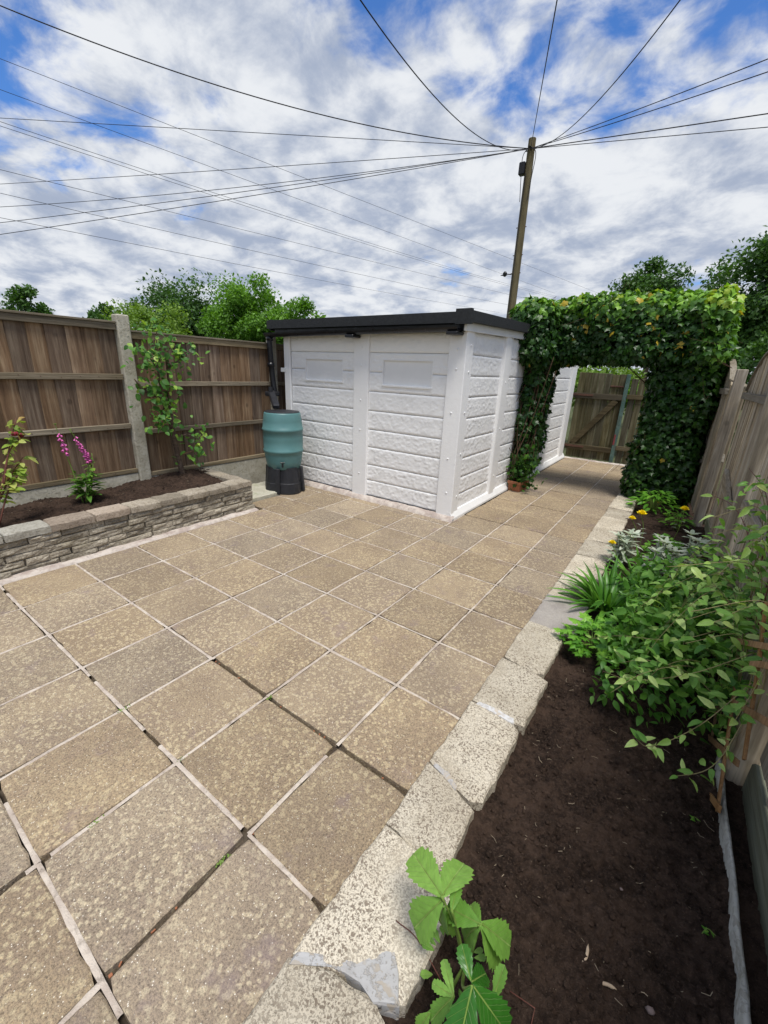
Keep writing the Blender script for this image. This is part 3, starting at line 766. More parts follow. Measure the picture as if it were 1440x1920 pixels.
closeboard(-.35, 1.475, .395, 1.868, [(1.345, 1.40), (.862, .912), (.392, .437)], 1.872)
closeboard(1.605, 3.345, .33, 1.800, [(1.278, 1.328), (.790, .838), (.328, .372)], 1.804)
closeboard(3.445, 5.2, .33, 1.80, [(1.278, 1.328), (.790, .838), (.328, .372)], 1.804)
def conc_post(y0, y1, top, name='post'):
    b = MB(); V = [(fx-.05, y0, 0), (fx+.055, y0, 0), (fx+.055, y1, 0), (fx-.05, y1, 0)]
    b.box(fx-.05, y0, -.1, fx+.058, y1, top, .010)
    return b.obj(name, MAT['concrete'], lf, label='pale lichen spotted concrete post')
conc_post(1.48, 1.60, 1.95); conc_post(3.348, 3.44, 1.90); conc_post(-.47, -.355, 1.95)
for y0, y1, z1 in [(-.35, 1.478, .385), (1.602, 3.345, .322)]:
    MB().box(fx-.025, y0, -.1, fx+.028, y1, z1, .006).obj('gravel_board', MAT['concrete'], lf, label='pale concrete gravel board at the foot of the fence')

# ================================================================== SHED
shed = empty('shed', (-.4, 5.8, 0), 'white painted sectional concrete shed with black felt roof and gutter', 'shed')
SX0, SX1, SY0, SY1 = -1.70, .87, 3.40, 8.36
ROOF = lambda y: 1.965+.028*(y-SY0)
# inner core so that nothing shows through grooves
core = MB(); core.V = [(x, y, z) for (x, y) in ((SX0+.04, SY0+.045), (SX1-.045, SY0+.045), (SX1-.045, SY1-.04), (SX0+.04, SY1-.04)) for z in (.02, None)]
core.V = [(v[0], v[1], v[2] if v[2] is not None else ROOF(v[1])-.02) for v in core.V]
core.F = [(0, 2, 3, 1), (2, 4, 5, 3), (4, 6, 7, 5), (6, 0, 1, 7), (1, 3, 5, 7), (0, 6, 4, 2)]
core.obj('wall', MAT['white'], shed)
def rough_course(name, L, h, seed, holes=None, amp=.0025):
    """rock faced panel course, L wide (x), h high (z), facing -y, bottom left at 0; ends closed"""
    st_ = .0095; nx = int(L/st_)+1; nz = max(4, int(h/st_)+1)
    xs = np.linspace(0, L, nx); zs = np.linspace(0, h, nz); X, Z = np.meshgrid(xs, zs)
    Q = np.stack([X, 0*X+seed*3.1, Z], -1)
    r = fbm(Q*np.array([32, 1, 44]), 3, seed, .6); r = np.where(r > 0, r, r*.5)
    e = np.minimum(1, np.minimum(np.minimum(X, L-X), np.minimum(Z, h-Z))/.014)
    Y = -(amp*1.5*(r+.25)*e)-.006-.008*np.minimum(1, np.minimum(Z, h-Z)/.012)
    V = np.stack([X, Y, Z], -1).reshape(-1, 3); idx = np.arange(nx*nz).reshape(nz, nx); F = []
    for j in range(nz-1):
        for i in range(nx-1):
            cx = (xs[i]+xs[i+1])/2; cz = (zs[j]+zs[j+1])/2
            if holes and any(a < cx < b and c < cz < d for a, b, c, d in holes): continue
            F.append((idx[j, i], idx[j, i+1], idx[j+1, i+1], idx[j+1, i]))
    F = [tuple(int(q) for q in f) for f in F]
    return make_mesh(name, V, F, MAT['white'], True)
ZF = [.045, .244, .437, .652, .862, 1.080, 1.298, 1.510, 1.717, 1.925]
def panel(p0, p1, facing, zs, window=None, seed=0, zmax=None):
    """a wall panel of stacked courses between p0 and p1 along the wall"""
    for i in range(len(zs)-1):
        z0, z1 = zs[i]+.0022, zs[i+1]-.0022
        hl = None
        if window:
            a, b, c, d = window
            if c < z1 and d > z0: hl = [(a-p0, b-p0, c-z0, d-z0)]
        me = rough_course('course', p1-p0, z1-z0, seed*20+i, hl)
        if facing == 'y': obj('course', me, shed, (p0, SY0+.030, z0))
        else: obj('course', me, shed, (SX1-.030, p0, z0), (0, 0, math.pi/2))
panel(-1.585, -.50, 'y', ZF, (-1.325, -.715, 1.385, 1.632), 1)
panel(-.305, .705, 'y', ZF, (-.11, .51, 1.378, 1.640), 2)
ZS = [.075]+ZF[1:-1]+[1.955]
panel(3.555, 4.45, 'x', ZS, None, 3)
yy = 4.68; q = 4
for y0, y1 in [(4.69, 5.60), (5.84, 6.75), (6.99, 7.97)]:
    panel(y0, y1, 'x', ZS, None, q); q += 1
# blank window recesses
for a, b, c, d in [(-1.325, -.715, 1.385, 1.632), (-.11, .51, 1.378, 1.640)]:
    w = MB().box(a-.006, SY0+.030, c-.006, b+.006, SY0+.046, d+.006, .001).obj('window_panel', MAT['whitesmooth'], shed, label='smooth blank recessed window panel painted white')
    for nm, bx in (('sill', (a-.012, SY0+.004, c-.016, b+.012, SY0+.036, c+.004)), ('frame', (a-.010, SY0+.012, d-.003, b+.010, SY0+.036, d+.012)), ('frame', (a-.012, SY0+.014, c, a+.004, SY0+.036, d)), ('frame', (b-.004, SY0+.014, c, b+.012, SY0+.036, d))):
        MB().box(*bx, .002).obj(nm, MAT['whitesmooth'], w)
def pillar(bx, name='pillar', **k): return MB().box(*bx, .006).obj(name, MAT['white'], shed, **k)
p1 = pillar((-1.70, SY0-.012, .02, -1.592, SY0+.06, 1.93)); p2 = pillar((-.515, SY0-.014, .02, -.30, SY0+.05, 1.93)); p3 = pillar((.70, SY0-.014, .02, SX1+.018, SY0+.06, 1.94))
pillar((SX1-.06, SY0+.062, .06, SX1+.012, 3.565, 1.95))
for y0, y1 in [(4.44, 4.70), (5.59, 5.85), (6.74, 7.0), (7.96, 8.36)]:
    b = MB(); xf = SX1+.02
    V = [(SX1-.05, y0-.0), (xf-.004, y0+.015), (xf, y0+.03), (xf, y1-.10), (xf-.016, y1-.09), (xf-.018, y1), (SX1-.05, y1)]
    n_ = len(V); b.V = [(x, y, z) for z in (.055, 2.02) for x, y in V]; b.F = [tuple(range(n_)), tuple(range(n_, 2*n_))]+[(i, (i+1) % n_, n_+(i+1) % n_, n_+i) for i in range(n_)]
    b.obj('pillar', MAT['white'], shed)
# bolts
V, F = lathe([(.011, 0), (.011, .004), (.007, .008), (.002, .009)], 8); bm_ = make_mesh('bolt', V, F, MAT['whitesmooth'], False, True)
for x in (-.40, .80):
    for z in (.33, .76, 1.17, 1.55, 1.78): obj('bolt', bm_, shed, (x+random.gauss(0, .006), SY0-.012, z+random.gauss(0, .03)), (math.pi/2, 0, 0))
for z in (.25, .72, 1.15, 1.55, 1.80): obj('bolt', bm_, shed, (SX1+.012, 3.50, z), (0, math.pi/2, 0))
for z in (.3, .9, 1.45): obj('bolt', bm_, shed, (SX1+.018, 4.55, z), (0, math.pi/2, 0))
# white skirting along the side foot, a real chamfered ledge
b = MB(); prof = [(SX1-.03, .0), (SX1+.048, .0), (SX1+.046, .022), (SX1+.008, .085), (SX1-.03, .085)]
y0, y1 = SY0-.016, 8.37; n_ = len(prof); b.V = [(x, y, z) for y in (y0, y1) for x, z in prof]; b.F = [tuple(range(n_)), tuple(range(n_, 2*n_))]+[(i, (i+1) % n_, n_+(i+1) % n_, n_+i) for i in range(n_)]
b.obj('skirting', MAT['whitesmooth'], shed)
# roof: sheet with felt edge, gutter, white side fascia
def slab_y(x0, x1, y0, y1, za, zb, name, mat, **k):
    """box whose top and bottom follow the roof slope"""
    b = MB(); b.V = [(x, y, ROOF(y)+z) for y in (y0, y1) for x, z in ((x0, za), (x1, za), (x1, zb), (x0, zb))]
    b.F = [(0, 1, 2, 3), (4, 7, 6, 5), (0, 4, 5, 1), (1, 5, 6, 2), (2, 6, 7, 3), (3, 7, 4, 0)]
    return b.obj(name, mat, shed, **k)
roof = slab_y(-1.86, .93, SY0-.10, SY1+.06, .095, .112, 'roof', MAT['felt'])
slab_y(.905, .955, SY0-.085, SY1+.05, .03, .128, 'felt_edge', MAT['felt'])
slab_y(-1.875, .958, SY0-.125, SY0-.085, .02, .118, 'felt_edge', MAT['felt'])
slab_y(-1.875, -1.845, SY0-.085, SY1+.05, .0, .13, 'felt_edge', MAT['felt'])
slab_y(.80, .96, SY0-.128, SY0-.084, .01, .142, 'felt_corner', MAT['felt'])
slab_y(.872, .902, SY0-.07, SY1+.03, -.045, .05, 'side_fascia', MAT['whitesmooth'], label='white painted fascia board under the felt')
slab_y(-1.80, .868, SY0-.06, SY0-.03, -.05, .08, 'fascia', MAT['black'])
# half round gutter along the front, falling a little to the downpipe
gu = MB(); N = 10; pr = [( -.052*math.cos(t), -.052*math.sin(t)) for t in np.linspace(0, math.pi, N)]; pr2 = [(a*.9, b_*.9) for a, b_ in pr[::-1]]; ring = pr+pr2
for x, z in ((-1.90, 1.930), (.845, 1.962)):
    gu.V += [(x, SY0-.118+a, z+b_) for a, b_ in ring]
R_ = len(ring); gu.F = [(i, (i+1) % R_, R_+(i+1) % R_, R_+i) for i in range(R_)]+[tuple(range(R_)), tuple(range(R_, 2*R_))]
gut = gu.obj('gutter', MAT['black'], shed)
for x in (-.46, .80): MB().box(x-.07, SY0-.165, 1.865+.011*(x+.5), x+.05, SY0-.02, 1.895+.011*(x+.5), .006).obj('bracket', MAT['black'], gut)
dp = MB(); dp.tube(curve([(-1.845, SY0-.115, 1.90), (-1.845, SY0-.115, 1.75), (-1.845, SY0-.095, 1.4), (-1.815, SY0-.09, 1.18)], 6), .036, 12)
dpo = dp.obj('downpipe', MAT['black'], shed, smooth=True)
for z in (1.84, 1.52): MB().tube([(-1.845, SY0-.11, z), (-1.845, SY0-.11, z+.05)], .046, 12).obj('collar', MAT['black'], dpo, smooth=True)
dv = MB(); dv.box(-1.86, 3.17, 1.15, -1.77, 3.36, 1.21, .012); dv.bar((-1.80, 3.24, 1.20), (-1.46, 3.02, 1.045), .085, .06, (0, 0, 1), .012); dv.tube([(-1.77, 3.2, 1.19), (-1.77, 3.2, 1.27)], .028, 10)
dv.obj('rain_diverter', MAT['standgrey'], shed, label='black plastic diverter leading from downpipe to butt')
MB().box(-1.765, SY0-.02, 1.462, -1.66, SY0+.0, 1.515, .008).obj('pipe_clip', MAT['whitesmooth'], shed)
# soffit of darkness: timber underside
slab_y(-1.84, .90, SY0-.085, SY1, .078, .094, 'roof_deck', MAT['black'])

# ================================================================== WATER BUTT
BX, BY = -1.315, 2.985
stand = empty('water_butt_stand', (BX, BY, 0), 'charcoal plastic stand under the green water butt', 'stand')
V = []; F = []; n = 24
for z, r in ((0, .262), (.012, .266), (.135, .252), (.14, .246), (.30, .225), (.335, .222), (.335, .20), (.31, .195)):
    for k in range(n):
        t = 2*math.pi*k/n; o8 = math.cos(math.pi/4)/math.cos(((t+math.pi/8) % (math.pi/4))-math.pi/8)
        s = .93+.07*math.cos(4*t+.9); rr = r*(s if r > .2 else 1)
        V.append((rr*math.cos(t), rr*math.sin(t), z))
for i in range(7):
    for k in range(n): F.append((i*n+k, i*n+(k+1) % n, (i+1)*n+(k+1) % n, (i+1)*n+k))
F.append(tuple(range(n))); F.append(tuple(7*n+k for k in range(n)))
obj('body', make_mesh('body', V, F, MAT['standgrey'], False, True), stand, (BX, BY, 0))
for t0 in (-1.1, .5, 2.0, 3.6):   # fluted ribs
    MB().bar((BX+.25*math.cos(t0), BY+.25*math.sin(t0), .01), (BX+.222*math.cos(t0), BY+.222*math.sin(t0), .33), .06, .03, (math.cos(t0), math.sin(t0), 0), .01).obj('rib', MAT['standgrey'], stand)
butt = empty('water_butt', (BX, BY, .30), 'teal green plastic barrel water butt beside the shed corner', 'water butt')
prof = [(.185, .30), (.205, .315), (.222, .40), (.232, .47), (.2385, .515), (.2475, .52), (.2490, .535), (.2475, .55), (.2405, .556), (.2455, .66), (.2455, .70), (.2425, .775), (.2505, .78), (.252, .795), (.2505, .81), (.2425, .816), (.236, .90), (.222, .985), (.215, 1.0)]
V, F = lathe(prof, 48); body = obj('body', make_mesh('body', V, F, MAT['teal'], True), butt, (BX, BY, 0))
m2 = body.data.polygons
V, F = lathe([(.214, .990), (.212, 1.004), (.205, 1.010), (.02, 1.014)], 48); obj('lid', make_mesh('lid', V, F, MAT['standgrey'], False, True), butt, (BX, BY, 0))
td = Vector((.70, -.714, 0)).normalized(); tp = Vector((BX, BY, .395))+td*.225
tap = MB(); tap.tube([tp-td*.02, tp+td*.045], .012, 10); tap.tube([tp+td*.04+Vector((0, 0, .012)), tp+td*.045-Vector((0, 0, .035))], .012, 10); tap.bar(tp+td*.035+Vector((-.02, -.02, .022)), tp+td*.035+Vector((.02, .02, .022)), .012, .012)
tap.obj('tap', MAT['black'], butt)

# ================================================================== GATE
GY = 8.46
gate = empty('garden_gate', (1.35, GY, 0), 'mossy weathered wooden ledged and braced gate at the path end', 'gate')
x = .905; i = 0
while x < 1.70:
    w = .115; zt = 1.645-.012*(i % 2)-.01*i*.3+random.gauss(0, .006)
    MB().box(x+.002, GY, .03, x+w-.002, GY+.02, zt, .003).obj('board', MAT['gateboard'], gate); x += w; i += 1
for z in (1.17, .19): MB().box(.87, GY-.045, z, 1.72, GY-.002, z+.10, .004).obj('ledge', MAT['gaterail'], gate)
MB().bar((.99, GY-.022, .30), (1.62, GY-.022, 1.16), .10, .036, (0, -1, 0), .004).obj('brace', MAT['gaterail'], gate)
for z in (1.205, .225): MB().box(.86, GY-.056, z+.01, 1.22, GY-.046, z+.045, .002).obj('hinge', MAT['rust'], gate)
MB().box(1.48, GY-.03, 1.40, 1.70, GY-.003, 1.425, .003).obj('latch', MAT['rust'], gate)
gp = empty('gate_post', (1.75, GY, 0), 'peeling green painted strip on the post beside the garden gate', 'post')
MB().box(1.715, GY-.05, 0, 1.775, GY+.03, 1.63, .004).obj('post', MAT['tealpaint'], gp)
MB().box(1.718, GY-.056, .36, 1.745, GY-.048, .55, .002).obj('paint_patch', MAT['redpaint'], gp)
sf = empty('side_fence', (2.2, GY, 0), 'mossy board fence between gate post and ivy', 'fence')
x = 1.80; i = 0
while x < 3.1:
    MB().box(x+.006, GY+.01, .02, x+.112, GY+.03, 1.55+random.gauss(0, .01), .003).obj('board', MAT['gateboard'], sf); x += .118
for z in (1.20, .26): MB().box(1.78, GY-.03, z, 3.1, GY+.008, z+.08, .004).obj('rail', MAT['gaterail'], sf)

# ================================================================== RIGHT FENCE
rf = empty('bow_top_fence', (3.12, 4.0, 0), 'silvered wooden fence of bow topped board panels beside the flower bed', 'fence')
FA, FB = Vector((3.195, 5.09, 0)), Vector((3.30, .6, 0)); fd = (FB-FA).normalized(); fn = Vector((fd.y, -fd.x, 0)); fn = fn if fn.x < 0 else -fn
def FP(y, off=0.0, z=0.0):
    """point on the fence line at distance measured by y; off is towards the bed"""
    t = (y-FA.y)/(FB.y-FA.y); p = FA.lerp(FB, t) if y < 5.2 else Vector((3.07-.045*(y-5.1), y, 0))
    return p+fn*off+Vector((0, 0, z))
def bow(y, y0, y1, lo, hi): s = (y-y0)/(y1-y0); return lo+(hi-lo)*math.sin(math.pi*min(1, max(0, s)))**.75
def bow_panel(y0, y1, lo, hi, zb, rails):
    y = y0
    while y < y1-.03:
        w = min(random.uniform(.10, .145), y1-y); b = MB(); n_ = 5; pts = []
        A = FP(y); B = FP(y+w); base = (A+B)/2
        top = [(y+w*k/n_, bow(y+w*k/n_, y0, y1, lo, hi)) for k in range(n_+1)]
        f = [Vector((FP(yy).x, FP(yy).y, z)) for yy, z in [(y+.0015, zb)]+[(yy, z) for yy, z in top]+[(y+w-.0015, zb)]]
        f[0].z = zb; sh = random.gauss(0, .003); k = len(f); tilt = random.gauss(0, .002)
        b.V = [tuple(p+fn*(.006+sh)) for p in f]+[tuple(p-fn*(.010-sh)) for p in f]
        b.F = [tuple(range(k)), tuple(range(2*k-1, k-1, -1))]+[(i, k+i, k+(i+1) % k, (i+1) % k) for i in range(k)]
        b.obj('board', MAT['greyboard'], rf); y += w
    cp = MB(); pts = [(yy, bow(yy, y0, y1, lo, hi)) for yy in np.linspace(y0, y1, 22)]
    for off in (.03, -.03):
        pass
    V = []; F = []
    for i, (yy, z) in enumerate(pts):
        p = FP(yy); V += [tuple(p+fn*.028+Vector((0, 0, z+.002))), tuple(p-fn*.03+Vector((0, 0, z+.002))), tuple(p-fn*.03+Vector((0, 0, z+.020))), tuple(p+fn*.028+Vector((0, 0, z+.020)))]
        if i:
            k = 4*i; F += [(k-4+j, k-4+(j+1) % 4, k+(j+1) % 4, k+j) for j in range(4)]
    F += [(0, 1, 2, 3), tuple(len(V)-4+j for j in range(4))]
    obj('capping', make_mesh('capping', V, F, MAT['greyrail'], False, True), rf)
    for z0, z1 in rails:
        MB().bar(FP(y0+.01, .026, (z0+z1)/2), FP(y1-.01, .026, (z0+z1)/2), .034, z1-z0, (0, 0, 1), .004).obj('rail', MAT['greyrail'], rf)
bow_panel(3.30, 5.00, 1.475, 1.80, .12, [(1.405, 1.465)]); bow_panel(1.42, 3.13, 1.47, 1.80, .14, [(1.40, 1.46), (.73, .79)]); bow_panel(-.5, 1.30, 1.47, 1.80, .17, [(1.40, 1.46), (.73, .79)])
bow_panel(5.19, 6.95, 1.50, 1.80, .10, [(1.43, 1.49)])
MB().bar(FP(4.55, .028, .72), FP(3.45, .028, .50), .036, .10, (0, 0, 1), .004).obj('brace', MAT['greyrail'], rf)
MB().bar(FP(5.95, .026, .62), FP(5.15, .026, .78), .03, .085, (0, 0, 1), .004).obj('brace', MAT['greyrail'], rf)
MB().bar(FP(3.62, .03, .60), FP(3.56, .03, .05), .03, .07, fd, .004).obj('brace', MAT['greyrail'], rf)
for y, h in ((5.09, 1.68), (3.215, 1.68), (1.36, 1.68), (7.0, 1.7)):
    off = .085 if y > 5 else .03
    MB().bar(FP(y, off, -.1), FP(y, off, h), .09, .09, fd, .006).obj('post', MAT['greyboard'], rf)
for y0, y1 in ((3.30, 5.03), (1.42, 3.15), (-.5, 1.30), (5.15, 6.95)):
    MB().bar(FP(y0, -.005, .06), FP(y1, -.005, .06), .045, .16, (0, 0, 1), .008).obj('gravel_board', MAT['greenboard'], rf, label='green algae covered board at the foot of the fence')
# the bleached plank standing on edge in the soil
pk = MB(); n_ = 34; V = []; F = []
for i in range(n_+1):
    y = -.6+2.0*i/n_; q = float(fbm([[y*9, 2, 1]], 3)[0]); c = FP(y, .092+.006*q); w = .0065+.002*float(fbm([[y*14, 8, 1]], 2)[0]); zt = .052+.010*q
    V += [tuple(c+fn*w+Vector((0, 0, -.08))), tuple(c+fn*w+Vector((0, 0, zt-.006))), tuple(c+Vector((0, 0, zt))), tuple(c-fn*w+Vector((0, 0, zt-.004))), tuple(c-fn*w+Vector((0, 0, -.08)))]
    if i: k = 5*i; F += [(k-5+j, k-4+j, k+1+j, k+j) for j in range(4)]
F += [(0, 1, 2, 3, 4), tuple(len(V)-5+j for j in range(5))]
obj('edging_plank', make_mesh('edging_plank', V, F, MAT['whiteplank'], True, True), None, label='bleached rotten plank on edge between soil and fence', cat='plank')

# ================================================================== TRELLIS
tr = empty('trellis', (3.17, 1.4, 0), 'orange brown wooden expanding trellis leaning by the fence among clematis', 'trellis')
for a, b in [
    ((3.175, 1.083, 0.027), (3.175, 1.482, 0.331)),
    ((3.175, 1.402, -0.182), (3.175, 1.564, 0.031)),
    ((3.175, 1.034, 0.329), (3.175, 1.296, 0.582)),
    ((3.165, 1.437, -0.173), (3.165, 1.025, 0.094)),
    ((3.165, 1.68, -0.095), (3.165, 1.034, 0.305)),
    ((3.165, 1.339, 0.339), (3.165, 0.9, 0.587)),
    ((3.165, 1.332, 0.535), (3.165, 1.078, 0.681)),
    ((3.175, 1.564, 0.031), (3.175, 1.717, 0.152)),
    ((3.165, 1.773, 0.39), (3.165, 1.149, 0.711)),
    ((3.175, 1.296, 0.582), (3.175, 1.49, 0.728)),
]:
    MB().bar(a, b, .0085, .024, (0, 0, 1) if abs(b[2]-a[2]) < abs(b[1]-a[1]) else (0, 1, 0), .001).obj('slat', MAT['trellis'], tr)

# ================================================================== POLE AND CABLES
PX, PY = -2.667, 14.0
pole = empty('utility_pole', (PX, PY, 0), 'tall brown wooden utility pole behind the shed', 'utility pole')
P_ = [(PX, PY, -.2), (PX, PY, 4), (PX, PY, 8.07)]; MB().tube(P_, [.145, .125, .105], 16).obj('pole', MAT['pole'], pole, smooth=False)
MB().box(PX-.27, PY-.13, 7.20, PX-.09, PY+.05, 7.52, .02).obj('junction_box', MAT['black'], pole)
br = MB(); br.tube([(PX-.10, PY-.1, 4.56), (PX-.24, PY-.14, 4.57)], .015, 6); br.add(*[(lambda V, F: (np.array(V)+np.array([PX-.30, PY-.15, 4.50]), F))(*lathe([(.02, 0), (.06, .03), (.07, .10), (.03, .15)], 10))][0]); br.tube([(PX-.3, PY-.15, 4.56), (PX-.42, PY-.2, 4.53)], [.03, .008], 6)
br.obj('bracket', MAT['black'], pole)
ins = MB(); ins.tube([(PX-.16, PY, 7.80), (PX+.16, PY, 7.82)], .018, 8); ins.tube([(PX, PY-.18, 7.84), (PX, PY+.12, 7.84)], .018, 8)
ins.obj('cable_hooks', MAT['black'], pole)
drop = MB()
for s, o in ((1, .12), (-1, .125)):
    drop.tube(curve([(PX+.02*s, PY-.11, 7.85), (PX+s*.19, PY-.1, 7.65), (PX+s*.16, PY-.12, 7.1), (PX+s*.11, PY-.12, 6.5)], 6), .010, 5)
drop.tube([(PX-.03, PY-.13, 7.2), (PX-.035, PY-.14, 5.0), (PX-.03, PY-.15, 3.0)], .010, 5)
drop.obj('drop_cable', MAT['wire'], pole)
for z in (5.85, 5.1, 4.6):
    MB().tube([(PX-.16, PY-.02, z), (PX+.16, PY-.02, z)], .012, 6).obj('step_bolt', MAT['rust'], pole)
TOP = Vector((PX, PY-.05, 7.818))
def wire(A, B, sag, r, label, group, ext=1.0, cat='cable', ext0=0.0):
    A = Vector(A); B = Vector(B); pts = []
    for i in range(41):
        t = -ext0+(ext+ext0)*i/40; p = A.lerp(B, t); p.z -= sag*4*t*(1-t); pts.append(p)
    V, F = tube(pts, r, 5); o = np.array(A)
    obj('overhead_cable', make_mesh('overhead_cable', np.array(V)-o, F, MAT['wire'], True), None, tuple(o), label=label, cat=cat, group=group)
WG = 'telephone cables fanning out from the pole'
for lb, B, sag in [('thick cable from pole top to the upper corner above the fence', (-10.48, 3.97, 8.28), .45), ('faint nearly level cable running from pole top above the tree tops', (-18.23, 6.0, 9.06), .0),
                   ('uppermost of the cable bunch running from pole over the brown fence', (-20.25, 6.21, 7.62), .025), ('second cable of the bunch running from pole over the brown fence', (-18.37, 5.51, 6.41), .175),
                   ('third cable of the bunch running from pole over the brown fence', (-16.48, 4.87, 5.52), .075), ('lowest cable of the bunch running from pole over the brown fence', (-14.57, 4.27, 4.82), .05),
                   ('sagging cable from pole top to the top edge above the shed', (-1.68, 4.82, 5.89), .525), ('steep cable rising almost straight up from the pole top', (.40, 6.01, 5.82), .0),
                   ('cable from pole slanting up above the ivy arch', (1.53, 7.32, 6.14), .375), ('upper cable of the close pair slanting from pole over the fence', (2.55, 10.42, 6.71), .025), ('lower cable of the close pair slanting from pole over the fence', (2.60, 10.42, 6.53), .025),
                   ('thick shallow cable from pole above the trees behind the ivy', (2.75, 13.42, 7.13), .0), ('lowest shallow cable from pole above the trees behind the ivy', (2.81, 13.42, 6.88), .0)]:
    wire(TOP, B, sag, .0085 if 'thick' not in lb else .012, lb, WG, 1.35 if 'fence' in lb or 'trees' in lb else 1.15)
PG = 'distant power lines crossing the sky behind the pole'
for lb, A, B, sag in [('highest of the distant power lines crossing behind the pole', (-33.32, 11.32, 17.39), (-16.83, 92.38, 16.96), 0), ('second highest distant power line crossing the sky', (-33.41, 11.05, 15.92), (-27.05, 89.62, 18.10), 0),
                      ('upper of the two twin distant power lines', (-33.50, 10.76, 14.35), (-26.92, 89.66, 17.18), .425), ('lower of the two twin distant power lines', (-33.52, 10.72, 14.14), (-26.88, 89.67, 16.90), .40),
                      ('distant power line just below the twin lines', (-33.64, 10.31, 11.92), (-26.68, 89.74, 15.49), .075), ('second lowest distant power line above the trees', (-33.71, 10.08, 10.69), (-26.46, 89.81, 13.89), .30), ('lowest distant power line just above the tree tops', (-33.78, 9.84, 9.38), (-36.05, 86.12, 13.83), .15)]:
    wire(A, B, sag, .014, lb, PG, 1.15, 'power line', .2)

# ================================================================== TREES
def tree(name, base, h, crown, nleaf, size, mat, label, group, seed, ncl=40, cl_r=.33):
    r = np.random.default_rng(seed); root = empty(name, base, label, 'tree', group); bx, by, bz = base
    cz, rx, rz = crown
    C_ = unit(r.normal(size=(ncl, 3)))*(r.random((ncl, 1))**.45); C_ = C_*np.array([rx, rx, rz])*.82
    lob = 1+.28*fbm(unit(C_)*1.7+seed, 2, seed)[:, None]; C_ = C_*lob+np.array([bx, by, cz])
    tk = MB(); tk.tube(curve([(bx, by, bz), (bx+.1, by, bz+h*.3), (bx-.05, by+.1, cz)], 5), [.16*h/6*(1-.6*i/10) for i in range(11)], 9)
    for i in r.choice(ncl, min(11, ncl), False):
        c = C_[i]; s = Vector((bx, by, bz+(cz-bz)*r.uniform(.45, .95))); e = Vector(c); m_ = s.lerp(e, .5)+Vector((0, 0, .15))
        tk.tube(curve([s, m_, e], 4), [.05*h/6*(1-.8*k/8) for k in range(9)], 6)
    tk.obj('trunk', MAT['trunk'], root, smooth=True)
    which = r.integers(0, ncl, nleaf); rr = r.normal(size=(nleaf, 3)); rr = unit(rr)*(r.random((nleaf, 1))**.5)
    sc = cl_r*rx*(.6+.7*r.random((ncl, 1)))[which]
    O = C_[which]+rr*sc*np.array([1, 1, .8]); out = unit(O-np.array([bx, by, cz]))
    D = unit(out*.6+r.normal(size=(nleaf, 3))*.8+np.array([0, 0, -.15])); N = unit(out*.4+np.array([0, 0, 1.0])+r.normal(size=(nleaf, 3))*.6)
    v = .25+.5*r.random(nleaf)+.35*(r.random(ncl)[which]-.5)
    leaf_cloud('crown', T_diamond(), O, D, N, size*(.6+.8*r.random(nleaf)), v, mat, root)
    return root
TG = 'trees rising beyond the brown fence'
tree('tree', (-14.7, 12.8, -.2), 6, (3.45, 2.3, 2.25), 21000, .14, MAT['treeA'], 'big fresh green tree just beyond the far end of the brown fence', TG, 1, 60)
tree('tree', (-12.3, 13.4, -.2), 5, (2.8, 1.5, 1.9), 9000, .13, MAT['treeA'], 'lower loose green tree between the big green tree and shed roof', TG, 2, 34)
tree('tree', (-20.5, 13.2, -.2), 6.5, (3.5, 2.8, 2.1), 15000, .16, MAT['treeB'], 'dark green tree behind the big fresh green tree', TG, 3, 46)
tree('tree', (-16.3, 8.6, -.2), 4.5, (2.2, 2.3, 1.8), 14000, .12, MAT['treeC'], 'yellowish green bushy tree over the fence post', TG, 4, 40)
tree('tree', (-20.2, 6.4, -.2), 4.6, (3.15, 1.0, 1.25), 4200, .14, MAT['treeB'], 'small lone tree standing left of the others above the fence', TG, 5, 26, .36)
tree('tree', (-20.3, 9.0, -.2), 4.2, (2.9, .75, 1.15), 3000, .14, MAT['treeB'], 'slim small tree between the lone tree and the yellowish tree', TG, 6, 20, .4)
RG = 'trees behind the ivy arch'
tree('tree', (1.1, 17.6, -.2), 5.5, (4.35, 1.35, 1.35), 11000, .115, MAT['treeB'], 'smaller dark tree peeping over the middle of the ivy arch', RG, 7, 30, .36)
tree('tree', (3.75, 15.8, -.2), 6, (3.5, 2.0, 2.35), 20000, .12, MAT['treeB'], 'large dark tree behind the bow topped fence', RG, 8, 55)
tree('tree', (4.3, 12.4, -.2), 3.4, (1.7, 1.2, 1.6), 7000, .11, MAT['treeB'], 'dark bush just over the bow topped fence', RG, 9, 30)
tree('shrub', (.9, 11.6, -.2), 2, (1.45, 1.2, .75), 9000, .085, MAT['treeC'], 'yellow green shrub showing over the garden gate', None, 10, 26)
tree('shrub', (2.3, 11.0, -.2), 2, (1.35, .95, .75), 6000, .085, MAT['treeA'], 'green shrub behind the gate post and side fence', None, 12, 20)
# far house roof among the trees
hs = empty('house', (-30, 11.4, 0), 'far house with brown tiled roof low among the distant trees', 'house')
MB().box(-32, 9.6, -.2, -28, 13.2, 2.55, .02).obj('wall', MAT['render'], hs)
b = MB(); b.V = [(-32.3, 9.4, 2.5), (-27.7, 9.4, 2.5), (-27.7, 13.4, 2.5), (-32.3, 13.4, 2.5), (-30, 9.4, 3.45), (-30, 13.4, 3.45)]; b.F = [(0, 1, 4), (2, 3, 5), (1, 2, 5, 4), (3, 0, 4, 5), (0, 3, 2, 1)]
ro = b.obj('roof', MAT['tile'], hs); MB().box(-30.3, 10.2, 3.2, -29.7, 10.8, 3.9, .02).obj('chimney', MAT['tile'], ro)

